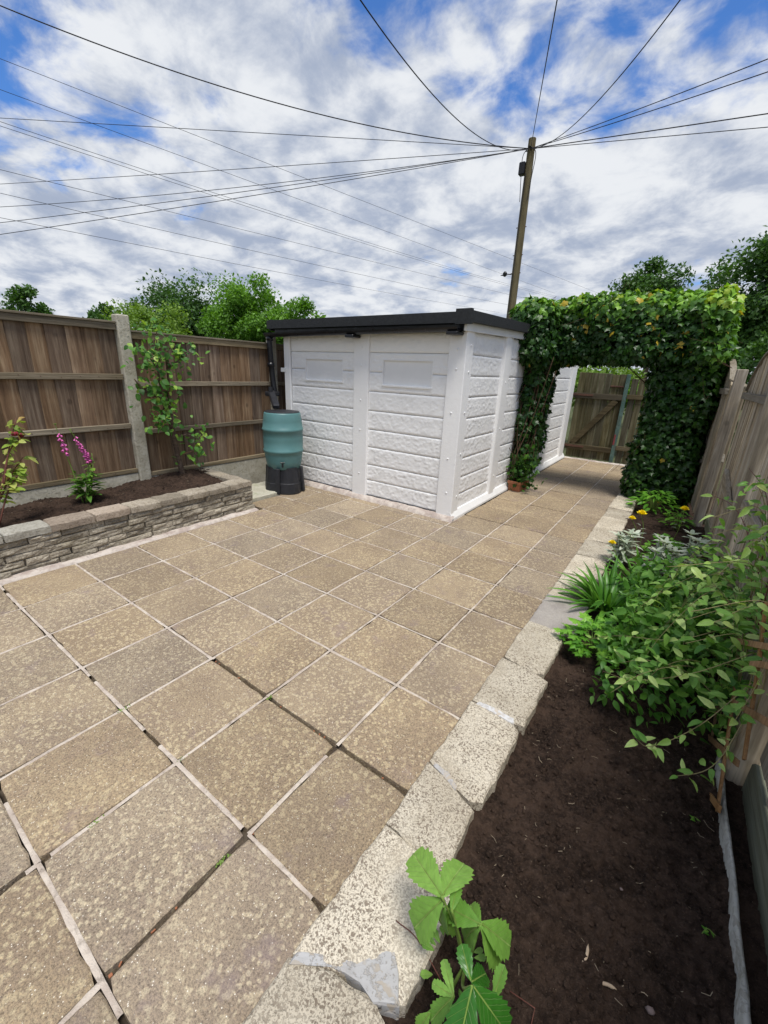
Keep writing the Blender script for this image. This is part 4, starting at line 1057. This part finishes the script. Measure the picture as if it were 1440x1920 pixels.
# ================================================================== IVY ARCH
ivy = empty('ivy_arch', (1.9, 6.0, 0), 'thick ivy grown into an arch over the garden path', 'ivy')
BOX = [(.72, 1.16, 5.02, 5.9, 1.70, 2.40), (.62, 2.93, 5.50, 6.40, 1.80, 2.47), (.88, 1.09, 5.22, 5.95, .22, 1.95), (2.30, 2.98, 5.75, 6.60, .02, 2.0), (2.42, 2.98, 6.0, 6.75, .0, 1.2)]
def ivy_sd(Q):
    d = np.full(len(Q), 9.)
    for x0, x1, y0, y1, z0, z1 in BOX:
        c = np.array([(x0+x1)/2, (y0+y1)/2, (z0+z1)/2]); h = np.array([(x1-x0)/2, (y1-y0)/2, (z1-z0)/2])-.13
        q = np.abs(Q-c)-h; e = np.linalg.norm(np.maximum(q, 0), axis=1)+np.minimum(q.max(1), 0)-.13
        d = np.minimum(d, e)
    # the right leg leans in a little where it meets the beam; leg narrows to the pot
    return d+.055*fbm(Q*3.1, 3, 21)
def ivy_pts(n, lo, hi):
    out = []; tot = 0
    while tot < n:
        Q = rng.random((60000, 3))*np.array([2.8, 2.0, 2.9])+np.array([.45, 4.95, -.1])
        d = ivy_sd(Q); Q = Q[(d > lo) & (d < hi) & (Q[:, 2] > .02)]; out.append(Q); tot += len(Q)
    return np.concatenate(out)[:n]
def ivy_nrm(Q):
    e = .02; return unit(np.stack([ivy_sd(Q+np.eye(3)[i]*e)-ivy_sd(Q-np.eye(3)[i]*e) for i in range(3)], 1)+1e-6)
Q = ivy_pts(26000, -.09, .045); Nn = ivy_nrm(Q)
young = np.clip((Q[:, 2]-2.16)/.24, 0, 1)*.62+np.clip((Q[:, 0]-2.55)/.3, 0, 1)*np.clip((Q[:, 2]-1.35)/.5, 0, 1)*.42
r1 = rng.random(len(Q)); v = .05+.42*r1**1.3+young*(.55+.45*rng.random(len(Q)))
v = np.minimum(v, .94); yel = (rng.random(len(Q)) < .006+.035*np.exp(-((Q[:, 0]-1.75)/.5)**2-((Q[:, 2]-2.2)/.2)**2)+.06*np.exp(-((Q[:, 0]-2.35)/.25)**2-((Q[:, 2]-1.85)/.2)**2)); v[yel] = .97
D = unit(np.array([0, 0, -.75])+Nn*.35+rng.normal(size=Q.shape)*.42); N_ = unit(Nn+rng.normal(size=Q.shape)*.38+np.array([0, 0, .25]))
S = (.036+.042*rng.random(len(Q)))*(1+.25*young)
big = (Q[:, 1] < 5.95) & (rng.random(len(Q)) < .10) & (ivy_sd(Q) > -.005); S[big] *= 1.25
pick = np.where(big)[0]; pick = pick[np.argsort(-S[pick])][:300]; rest = np.setdiff1d(np.arange(len(Q)), pick)
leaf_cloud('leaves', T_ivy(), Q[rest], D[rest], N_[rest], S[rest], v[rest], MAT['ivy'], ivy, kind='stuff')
IM = []
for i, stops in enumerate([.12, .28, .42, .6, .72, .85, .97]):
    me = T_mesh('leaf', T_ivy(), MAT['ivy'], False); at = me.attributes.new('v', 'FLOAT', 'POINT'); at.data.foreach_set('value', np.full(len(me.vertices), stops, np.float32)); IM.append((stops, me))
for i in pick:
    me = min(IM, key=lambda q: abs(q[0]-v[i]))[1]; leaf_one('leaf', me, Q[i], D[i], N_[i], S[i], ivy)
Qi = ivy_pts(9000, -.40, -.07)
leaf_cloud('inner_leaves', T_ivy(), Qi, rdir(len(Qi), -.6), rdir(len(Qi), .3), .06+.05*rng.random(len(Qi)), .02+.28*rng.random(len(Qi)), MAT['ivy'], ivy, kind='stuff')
sm = MB()
for i in range(46):
    x = .98+random.gauss(0, .06); y = 5.28+random.gauss(0, .07)
    pts = [(x, y, .14), (x+random.gauss(-.02, .06), y+random.gauss(0, .06), .45), (x+random.gauss(0, .08), y+random.gauss(.05, .08), .85+random.random()*.2), (x+random.gauss(0, .1), y+.15+random.gauss(0, .1), 1.5+random.random()*.3)]
    sm.tube(curve(pts, 5), random.uniform(.002, .006), 5)
for i in range(22):
    x = 2.72+random.gauss(0, .10); y = 6.15+random.gauss(0, .1)
    sm.tube(curve([(x, y, .0), (x+random.gauss(0, .1), y-.1, .5), (x+random.gauss(0, .15), y, 1.1), (x+random.gauss(0, .2), y, 1.7)], 5), random.uniform(.003, .010), 5)
for i in range(70):
    q_ = Q[random.randrange(len(Q))]; a = Vector(q_); sm.tube(curve([a, a+Vector((random.gauss(0, .08), random.gauss(-.02, .05), random.gauss(-.05, .08))), a+Vector((random.gauss(0, .18), random.gauss(-.04, .06), random.gauss(-.1, .12)))], 3), .0018, 4)
sm.obj('stems', MAT['stem'], ivy, smooth=True, kind='stuff')
# loose sprays hanging off the left leg over the pot
lp = np.array([(1.05+random.gauss(0, .10), 5.20+random.gauss(0, .08), abs(random.gauss(.22, .14))+.05) for _ in range(300)])
leaf_cloud('trailing_leaves', T_ivy(), lp, rdir(300, -.6), rdir(300, .8), .035+.04*rng.random(300), .15+.5*rng.random(300), MAT['ivy'], ivy, kind='stuff')
# the pot
pt = MB(); V, F = [], []
ringp = [(.078, 0), (.088, .105), (.096, .105), (.098, .14), (.086, .14), (.083, .115)]
for h_, z in ringp: V += [(-h_, -h_*1.4, z), (h_, -h_*1.4, z), (h_, h_*1.4, z), (-h_, h_*1.4, z)]
for i in range(len(ringp)-1):
    for k in range(4): F.append((4*i+k, 4*i+(k+1) % 4, 4*i+4+(k+1) % 4, 4*i+4+k))
F += [(0, 1, 2, 3), tuple(20+k for k in range(4))]
obj('plant_pot', make_mesh('plant_pot', V, F, MAT['terracotta'], False, True), None, (1.02, 5.20, .001), (0, 0, -.12), label='small square terracotta pot at the foot of the ivy', cat='plant pot')

# ================================================================== PLANTS IN THE LEFT PLANTER
ft = empty('fruit_tree', (-1.75, 1.883, .30), 'young fruit tree trained against the fence post in the planter', 'fruit tree')
LM = [T_mesh('leaf', T_oval(.72, .10, .18+.1*i), MAT['fruit']) for i in range(2)]
tk = MB(); tk.tube(curve([(-1.75, 1.883, .26), (-1.75, 1.86, .42), (-1.75, 1.841, .574), (-1.72, 1.797, .874), (-1.72, 1.80, 1.014)], 5), [.040]+[.030-.0003*i for i in range(20)], 9)
tk.obj('trunk', MAT['bark'], ft, smooth=True)
brs = [[(-1.72, 1.80, .95), (-1.70, 1.735, 1.10), (-1.70, 1.725, 1.235), (-1.65, 1.69, 1.47), (-1.65, 1.683, 1.75)], [(-1.72, 1.80, .98), (-1.72, 1.811, 1.206), (-1.72, 1.827, 1.419), (-1.72, 1.838, 1.627), (-1.70, 1.95, 1.70)],
       [(-1.70, 1.73, 1.13), (-1.70, 1.66, 1.20), (-1.72, 1.559, 1.25), (-1.72, 1.484, 1.36)], [(-1.72, 1.82, .76), (-1.68, 1.95, .78), (-1.66, 2.06, .74), (-1.64, 2.12, .85)], [(-1.74, 1.84, .55), (-1.70, 1.95, .58), (-1.66, 2.08, .60)],
       [(-1.65, 1.69, 1.45), (-1.62, 1.60, 1.58), (-1.60, 1.52, 1.68)], [(-1.66, 1.69, 1.6), (-1.64, 1.72, 1.8), (-1.65, 1.69, 1.95)], [(-1.72, 1.83, 1.45), (-1.66, 1.96, 1.58), (-1.62, 2.08, 1.66)], [(-1.70, 1.735, 1.10), (-1.66, 1.66, .98), (-1.64, 1.60, .9)]]
allp = []
for i, p in enumerate(brs):
    c = curve(p, 6); r0 = .020 if i < 3 else .007; MB().tube(c, [r0*(1-.75*k/len(c)) for k in range(len(c))], 7).obj('branch', MAT['bark'], ft, smooth=True)
    allp.append(c)
rf_ = random.Random(5); cnt = 0
dens = [105, 90, 36, 40, 28, 60, 40, 40, 60]
for c, dn in zip(allp, dens):
    for _ in range(dn):
        p = c[int(len(c)*(.25+.75*rf_.random()))-1]+Vector((rf_.gauss(.02, .055), rf_.gauss(0, .075), rf_.gauss(0, .07)))
        d = Vector((rf_.gauss(.3, .5), rf_.gauss(0, .6), rf_.gauss(-.25, .45))); nn = Vector((rf_.gauss(.5, .4), rf_.gauss(-.2, .4), rf_.gauss(.8, .3)))
        leaf_one('leaf', rf_.choice(LM), p, d, nn, rf_.uniform(.036, .078), ft)

fg = empty('foxglove', (-1.6, .84, .29), 'magenta foxglove in flower in the raised planter', 'foxglove')
sp = [curve([(-1.6, .84, .27), (-1.6, .90, .55), (-1.6, .925, .66), (-1.6, .88, .79), (-1.6, .828, .935)], 6), curve([(-1.61, .82, .27), (-1.62, .80, .5), (-1.62, .768, .736), (-1.62, .735, .985)], 6), curve([(-1.6, .87, .27), (-1.57, .93, .55), (-1.57, .95, .72)], 6), curve([(-1.6, .85, .27), (-1.56, .90, .5), (-1.55, .91, .62)], 6)]
for c in sp: MB().tube(c, [.006*(1-.6*k/len(c)) for k in range(len(c))], 6).obj('stem', MAT['greenstem'], fg, smooth=True)
V, F = lathe([(.003, 0), (.008, .006), (.0105, .020), (.013, .034), (.017, .042)], 9); bell = make_mesh('bell', V, F[:-1], MAT['pink'], True)
def bells(c, lo, hi, n, both=False):
    for i in range(n):
        t = lo+(hi-lo)*i/n; p = c[int(t*(len(c)-1))]; a = i*2.4; d = Vector((math.cos(a)*.6+.5, math.sin(a)*.6, -.75)).normalized()
        o = obj('bell', bell, fg, tuple(p+d*.006+Vector((0, 0, (t*len(c) % 1)*.02))), d.to_track_quat('Z', 'Y').to_euler(), (.86-.38*i/n,)*3)
bells(sp[0], .50, .90, 34); bells(sp[1], .72, .95, 14)
FM = [T_mesh('leaf', T_oval(.36, .15, .35), MAT['foxleaf']), T_mesh('leaf', T_oval(.42, .12, .2), MAT['foxleaf'])]
for i in range(64):
    a = random.random()*6.28; s = random.uniform(.07, .14); z = .31+random.random()*.20
    leaf_one('leaf', random.choice(FM), (-1.59+.03*math.cos(a), .865+.03*math.sin(a), z), (math.cos(a)*.9, math.sin(a)*.9, random.uniform(-.1, .9)), (-math.cos(a)*.3, -math.sin(a)*.3, 1), s, fg)
for c, lo, hi, n_ in ((sp[0], .1, .6, 22), (sp[1], .1, .5, 12), (sp[2], .15, .75, 14), (sp[3], .2, .95, 14)):
    for i in range(n_):
        p = c[int((lo+(hi-lo)*i/n_)*(len(c)-1))]; a = random.random()*6.28
        leaf_one('leaf', random.choice(FM), p, (math.cos(a), math.sin(a), random.uniform(-.5, .4)), (0, 0, 1), random.uniform(.035, .075), fg)
for c, lo in ((sp[0], .9), (sp[1], .95)):   # pale unopened tips and seed heads
    for i in range(10):
        p = c[min(len(c)-1, int((lo+.1*i/10)*len(c)))]; a = i*2.4; leaf_one('bud', FM[0], p, (math.cos(a)*.6, math.sin(a)*.6, .6), (0, 0, 1), .022, fg)

rs = empty('rose_bush', (-1.34, .15, .30), 'pale leaved rose with dark red blooms at the planter edge', 'rose')
rst = [curve([(-1.34, .14, .28), (-1.35, .212, .521), (-1.40, .332, .825), (-1.40, .43, 1.079)], 6), curve([(-1.34, .16, .30), (-1.36, .27, .55), (-1.40, .39, .69)], 6), curve([(-1.35, .212, .5), (-1.40, .31, .65), (-1.42, .42, .78)], 6), curve([(-1.35, .25, .6), (-1.37, .33, .83), (-1.40, .43, .94)], 6), curve([(-1.34, .15, .3), (-1.33, .05, .6), (-1.36, .0, .9)], 6)]
for c in rst: MB().tube(c, [.007*(1-.6*k/len(c)) for k in range(len(c))], 6).obj('stem', MAT['redstem'], rs, smooth=True)
RM = [T_mesh('leaf', T_oval(.62, .12, .2), MAT['rose'])]
for c, n_, lo in ((rst[0], 13, .78), (rst[1], 24, .4), (rst[2], 30, .3), (rst[3], 10, .7), (rst[0], 14, .3), (rst[4], 14, .3)):
    for i in range(n_):
        p = c[int((lo+(1-lo)*random.random())*(len(c)-1))]+Vector((random.gauss(0, .025),)*3); d = Vector((random.gauss(.3, .5), random.gauss(.3, .6), random.gauss(-.05, .4)))
        leaf_one('leaf', RM[0], p, d, (random.gauss(.2, .3), random.gauss(-.2, .3), 1), random.uniform(.05, .085), rs)
for p in ((-1.395, .435, .952), (-1.38, .395, .965)):
    b = MB(); V, F = ico(.016, 3); b.add(V+np.array(p), F)
    for a in range(7): b.tube([Vector(p)+Vector((math.cos(a)*.008, math.sin(a)*.008, -.01)), Vector(p)+Vector((math.cos(a)*.02, math.sin(a)*.02, .006)), Vector(p)+Vector((math.cos(a)*.014, math.sin(a)*.014, .02))], [.004, .008, .004], 6)
    b.obj('flower', MAT['crimson'], rs, smooth=True)

# ================================================================== PLANTS IN THE RIGHT BED
# silver leaved campions
SM = [T_mesh('leaf', T_oval(.30, .22, .25), MAT['silver']), T_mesh('leaf', T_oval(.36, .18, .45), MAT['silver'])]
def silver(x, y, h, n, label, seed):
    r = random.Random(seed); z0 = zr(x, y); o = empty('silver_plant', (x, y, z0), label, 'plant', 'silver leaved plants in the bed')
    for s in range(n):
        a = r.random()*6.28; q = r.uniform(.02, .11); top = Vector((x+q*math.cos(a), y+q*math.sin(a)*1.2, z0+h*r.uniform(.75, 1.05)))
        c = curve([(x+q*.4*math.cos(a), y+q*.4*math.sin(a), z0), ((x+top.x)/2, (y+top.y)/2, z0+h*.5), top], 6)
        MB().tube(c, .006, 6).obj('stem', MAT['silverstem'], o, smooth=True)
        for lv in range(5):
            p = c[int((.25+.75*lv/4)*(len(c)-1))]; b0 = r.random()*3.14+lv*1.57
            for k in range(2 if lv < 4 else 5):
                b_ = b0+(math.pi*k if lv < 4 else k*1.256); s_ = (.155-.018*lv)*r.uniform(.8, 1.15) if lv < 4 else r.uniform(.06, .095)
                leaf_one('leaf', r.choice(SM), p, (math.cos(b_), math.sin(b_), .35 if lv < 4 else .8), (-.4*math.cos(b_), -.4*math.sin(b_), 1), s_, o)
MAT['silverstem'] = m_plain('silver stem', (.34, .38, .29), .8, .1, 90, .2, .1)
silver(2.56, 3.25, .29, 7, 'silver felted plant nearest the edging stones below the yellow flowers', 1)
silver(2.83, 3.15, .33, 7, 'silver felted plant in the middle of the bed', 2)
silver(3.01, 3.30, .38, 6, 'silver felted plant close to the silvered fence', 3)
# yellow flowers on thin stems
def yflower(p, base, r_, label):
    o = empty('yellow_flower', base, label, 'flower', 'yellow flowers in the bed'); p = Vector(p)
    MB().tube(curve([base, Vector(base).lerp(p, .55)+Vector((.02, .01, .02)), p], 6), .003, 6).obj('stem', MAT['greenstem'], o, smooth=True)
    b = MB()
    for ring_, m_ in ((1.0, 9), (.65, 7), (.35, 5)):
        for i in range(m_):
            a = 6.28*i/m_+ring_*3; T = T_oval(.85, .2, -.15); d = Vector((math.cos(a)*ring_, math.sin(a)*ring_, 1.05-ring_*.75)).normalized(); nn = Vector((-math.cos(a)*.6, -math.sin(a)*.6, 1)); nn = (nn-d*nn.dot(d)).normalized(); x_ = d.cross(nn)
            b.add([tuple(p+(x_*q[0]+d*q[1]+nn*q[2])*r_) for q in T[0]], T[1])
    b.obj('petals', MAT['yellow'], o, smooth=True)
    for i in range(3):
        a = random.random()*6; leaf_one('leaf', SM[0], Vector(base).lerp(p, .5+.2*i*.5), (math.cos(a), math.sin(a), .4), (0, 0, 1), .05, o)
yflower((2.615, 3.80, .36), (2.66, 3.86, 0), .050, 'largest yellow flower above the silver plants')
yflower((2.555, 3.68, .335), (2.63, 3.84, 0), .036, 'smaller yellow flower beside the largest yellow one')
yflower((2.93, 4.10, .40), (2.90, 4.2, 0), .046, 'yellow flower nearest the silvered fence')
yflower((2.495, 2.99, .30), (2.56, 3.06, 0), .034, 'lowest yellow flower leaning over the edging stones')
# strap leaved clumps
TMs = [T_mesh('leaf', T_strap(.09, d), MAT['strap']) for d in (.35, .7, 1.1)]
def clump(name, x, y, n, lo, hi, meshes, label, cat, spread=.05, tilt=(.25, 1.1), seed=0, group=None, z=None, rad_=None):
    r = random.Random(seed); z0 = zr(x, y) if z is None else z; o = empty(name, (x, y, z0), label, cat, group)
    for i in range(n):
        a = r.random()*6.283; e = r.uniform(*tilt); q = spread*r.random()**.5
        leaf_one('leaf', r.choice(meshes), (x+q*math.cos(a), y+q*math.sin(a), z0+.005), (math.cos(a)*math.cos(e), math.sin(a)*math.cos(e), math.sin(e)), (-math.cos(a)*math.sin(e), -math.sin(a)*math.sin(e), math.cos(e)), r.uniform(lo, hi), o)
    return o
clump('strap_leaf_plant', 2.60, 2.42, 130, .20, .40, TMs, 'dark glossy strap leaved clump spilling over the edging stones', 'plant', .10, (.35, 1.35), 1)
clump('strap_leaf_plant', 2.80, 2.75, 50, .25, .40, TMs, 'strap leaved clump behind, in front of the silver plants', 'plant', .10, (.6, 1.4), 2)
# thin grass blades leaning over the path
TG_ = [T_mesh('blade', T_strap(.035, .5), MAT['strap'])]
clump('grass_tuft', 2.50, 2.62, 9, .25, .42, TG_, 'few long grass blades leaning out over the patio edge', 'grass', .05, (.7, 1.25), 3)
# parsley like herb with stalks
def herb(x, y, n, h, mesh, label, seed, sz=(.05, .085), sp_=.12, name='herb_plant'):
    r = random.Random(seed); z0 = zr(x, y); o = empty(name, (x, y, z0), label, 'herb'); s_ = MB()
    for i in range(n):
        a = r.random()*6.28; q = sp_*r.random()**.6; zz = z0+h*(1-.6*(q/sp_)**2)*r.uniform(.55, 1.05); p = Vector((x+q*math.cos(a), y+q*math.sin(a), zz))
        if i % 3 == 0: s_.tube(curve([(x+.15*q*math.cos(a), y+.15*q*math.sin(a), z0), (x+.5*q*math.cos(a), y+.5*q*math.sin(a), z0+(zz-z0)*.7), p], 4), .0016, 4)
        leaf_one('leaf', mesh, p, (math.cos(a)+r.gauss(0, .3), math.sin(a)+r.gauss(0, .3), r.uniform(-.2, .4)), (r.gauss(0, .25), r.gauss(0, .25), 1), r.uniform(*sz), o)
    s_.obj('stalks', MAT['greenstem'], o, smooth=True, kind='stuff')
HM = T_mesh('leaf', T_lobed(), MAT['herb'], False)
herb(2.60, 1.86, 110, .20, HM, 'bright green parsley like plant at the edge of the bare soil', 4, (.05, .09), .15)
herb(2.74, 2.05, 60, .22, HM, 'cut leaved green plant half hidden under the clematis', 5, (.05, .08), .13)
HO = T_mesh('leaf', T_oval(.40, .15, .25), MAT['herb'])
herb(2.66, 5.35, 150, .26, HO, 'fresh green leafy clump at the foot of the ivy', 6, (.06, .11), .24)
herb(2.92, 4.75, 60, .24, HO, 'slender green plant between ivy and fence', 7, (.05, .09), .14)
herb(2.86, 3.75, 60, .20, HM, 'feathery green plant behind the silver ones', 8, (.05, .08), .14)

# clematis sprawling over the trellis
cm = empty('clematis', (3.15, 1.75, .1), 'pale green clematis sprawling from the trellis over the bed', 'clematis')
CMs = [T_mesh('leaf', T_oval(.42, .22, .30), MAT['clem']), T_mesh('leaf', T_oval(.50, .18, .50), MAT['clem']), T_mesh('leaf', T_oval(.40, .22, .10), MAT['clem'])]
r = random.Random(12); vines = []
def vine(pts, w, nleaf, s0, s1, name='vine', mat='tanstem'):
    c = curve(pts, 8); MB().tube(c, [w*(1-.5*k/len(c)) for k in range(len(c))], 5).obj(name, MAT[mat], cm, smooth=True)
    for i in range(nleaf):
        t = .12+.88*(i+r.random()*.6)/nleaf; p = c[min(len(c)-1, int(t*(len(c)-1)))]; a = r.random()*6.28
        side = Vector((math.cos(a)*.8-.15, math.sin(a)*.8-.25, r.uniform(-.35, .45)))
        for k in range(2):
            d = side if k == 0 else Vector((-side.x+r.gauss(0, .3), -side.y+r.gauss(0, .3), side.z+r.gauss(0, .3)))
            leaf_one('leaf', r.choice(CMs), p+d.normalized()*.012, d, (r.gauss(-.15, .5), r.gauss(-.35, .5), 1), r.uniform(s0, s1), cm)
for i in range(15):
    y0 = r.uniform(1.45, 2.5); x0 = 3.18; h = r.uniform(.35, .75)
    e = Vector((r.uniform(2.72, 3.02), y0-r.uniform(-.1, .45), r.uniform(.12, .42)))
    vine([(x0, y0, .05), (x0-.03, y0+r.gauss(0, .05), h*.7), (x0-.16, y0-.08, h), tuple(Vector((x0-.2, y0-.1, h)).lerp(e, .55)+Vector((0, 0, .04))), tuple(e)], .0015, 14, .034, .066)
for pts in ([(3.17, 1.25, .5), (3.05, 1.12, .33), (2.93, 1.06, .20), (2.88, 1.12, .15)], [(3.18, 1.2, .4), (3.1, 1.0, .28), (3.0, .98, .17)], [(3.2, 1.3, .75), (3.15, 1.10, .6), (3.1, .98, .45)], [(3.18, 1.4, .55), (3.0, 1.3, .42), (2.82, 1.32, .28), (2.70, 1.42, .2)], [(3.18, 1.6, .6), (2.95, 1.5, .45), (2.72, 1.62, .30), (2.58, 1.68, .18)]):
    vine(pts, .0018, 9, .034, .062)
for pts in ([(3.2, 2.0, .5), (3.17, 2.1, .75), (3.10, 2.5, .86), (2.98, 3.1, .80)], [(3.2, 1.9, .55), (3.19, 1.95, .85), (3.17, 2.2, 1.02), (3.12, 2.6, 1.08)], [(3.2, 1.7, .6), (3.2, 1.75, .95), (3.16, 2.0, 1.15)], [(3.19, 1.55, .6), (3.17, 1.6, .9), (3.14, 1.75, 1.02)]):
    vine(pts, .003, 7, .04, .07, 'stem', 'redstem')
for i in range(12):
    y0 = r.uniform(1.05, 2.2); z1 = r.uniform(.55, 1.15)
    vine([(3.2, y0, .3), (3.17, y0+r.gauss(0, .06), z1*.8), (3.10+r.gauss(0, .03), y0-.06, z1), (2.98+r.gauss(0, .05), y0-.16, z1-.06)], .0022, 10, .036, .070)
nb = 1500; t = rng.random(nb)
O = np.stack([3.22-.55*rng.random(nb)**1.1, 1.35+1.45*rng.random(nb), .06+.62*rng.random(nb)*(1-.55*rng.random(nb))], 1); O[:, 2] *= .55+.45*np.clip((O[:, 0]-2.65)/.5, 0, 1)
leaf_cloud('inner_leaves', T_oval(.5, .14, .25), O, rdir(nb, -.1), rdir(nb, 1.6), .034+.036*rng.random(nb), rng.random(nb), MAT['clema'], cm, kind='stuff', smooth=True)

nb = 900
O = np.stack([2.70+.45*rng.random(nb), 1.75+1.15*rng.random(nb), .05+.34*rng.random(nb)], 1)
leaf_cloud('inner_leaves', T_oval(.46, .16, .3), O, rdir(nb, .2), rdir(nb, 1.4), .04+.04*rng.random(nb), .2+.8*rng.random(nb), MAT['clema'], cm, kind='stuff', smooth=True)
# foreground plant with serrated leaflets
LEAFLETS = [((2.53, .067, .33), (2.41, .124, .30), .72), ((2.532, .069, .33), (2.534, .183, .31), .85), ((2.559, .069, .30), (2.546, .126, .31), .62), ((2.531, .068, .31), (2.478, .014, .22), .9), ((2.539, .065, .30), (2.523, .065, .20), .8), ((2.552, .08, .26), (2.555, .084, .16), .5),
            ((2.622, .103, .27), (2.536, .098, .25), .8), ((2.622, .103, .27), (2.578, .145, .24), .7), ((2.626, .106, .27), (2.699, .149, .20), .8), ((2.626, .106, .27), (2.693, .135, .15), .7), ((2.62, .098, .27), (2.573, .097, .15), .7),
            ((2.66, -.051, .36), (2.67, -.145, .30), .8), ((2.663, -.049, .36), (2.745, -.045, .30), .8), ((2.652, -.035, .34), (2.616, -.005, .36), .8), ((2.655, -.035, .34), (2.673, .02, .30), .7),
            ((2.624, -.04, .25), (2.590, -.085, .20), .6), ((2.624, -.04, .25), (2.580, -.005, .26), .5), ((2.624, -.04, .25), (2.575, -.045, .24), .55), ((2.695, .02, .22), (2.693, .057, .27), .6), ((2.587, -.075, .20), (2.572, -.098, .15), .7)]
fp = empty('leafy_plant', (2.592, .135, 0), 'wilting foreground plant with large serrated three part leaves', 'plant')
for i, (a, b, w) in enumerate(LEAFLETS):
    a = Vector(a); b = Vector(b); d = b-a; L = d.length; dark = i in (11, 12, 13, 14)
    me = T_mesh('leaflet', T_serr(w, 17, .10+.12*random.random(), .10, i), MAT['berrydark' if dark else 'berry'])
    nn = Vector((random.gauss(0, .15), -.35, 1)); o = leaf_one('leaflet', me, a, d, nn, L*1.06, fp)
    n2 = (nn-d.normalized()*nn.dot(d.normalized())).normalized()
    MB().tube([a, a.lerp(b, .5)-n2*L*.045, a.lerp(b, .9)-n2*L*.12], [.0018, .0012, .0004], 5).obj('midrib', MAT['greenstem'], fp)
for a, b, c in [((2.588, .135, 0), (2.571, .092, .2), (2.531, .065, .33)), ((2.59, .137, 0), (2.582, .092, .18), (2.558, .071, .30)), ((2.602, .146, 0), (2.614, .114, .15), (2.622, .102, .27)), ((2.595, .134, 0), (2.629, .008, .2), (2.66, -.051, .36)), ((2.593, .132, 0), (2.605, .016, .15), (2.624, -.04, .25))]:
    MB().tube(curve([a, b, c], 8), [.0045-.0001*i for i in range(17)], 7).obj('stalk', MAT['greenstem'], fp, smooth=True)
MB().tube(curve([(2.40, .083, .052), (2.47, .085, .05), (2.555, .069, .01)], 6), .0016, 5).obj('runner', MAT['redstem'], fp, smooth=True)
MB().tube([(2.713, .158, .01), (2.776, .161, .02), (2.777, .132, .01)], .0015, 5).obj('runner', MAT['redstem'], fp, smooth=True)
lowm = [T_mesh('leaf', T_serr(.7, 9, .2, .1, 50), MAT['berry'])]
for i in range(14):
    a = random.random()*6.28; leaf_one('leaf', lowm[0], (2.575+.05*math.cos(a), .09+.06*math.sin(a), .03+.08*random.random()), (math.cos(a), math.sin(a), .5), (0, 0, 1), random.uniform(.02, .04), fp)
# tiny weeds on the bare soil
for i, (x, y, lb) in enumerate([(3.13, .62, 'tiny green seedling near the bleached plank'), (3.10, 1.02, 'tiny green seedling beside the trellis foot'), (2.86, .12, 'pale uprooted sprout lying on the foreground soil')]):
    o = empty('seedling', (x, y, zr(x, y)), lb, 'seedling')
    MB().tube(curve([(x, y, zr(x, y)), (x+.01, y+.012, zr(x, y)+.015), (x+.03, y+.01, zr(x, y)+.01)], 4), .0012, 5).obj('stem', MAT['greenstem'], o)
    for k in range(5):
        a = k*1.3; leaf_one('leaf', HO, (x+.008*k*.6, y+.004*k, zr(x, y)+.008), (math.cos(a), math.sin(a), .3), (0, 0, 1), .016, o)
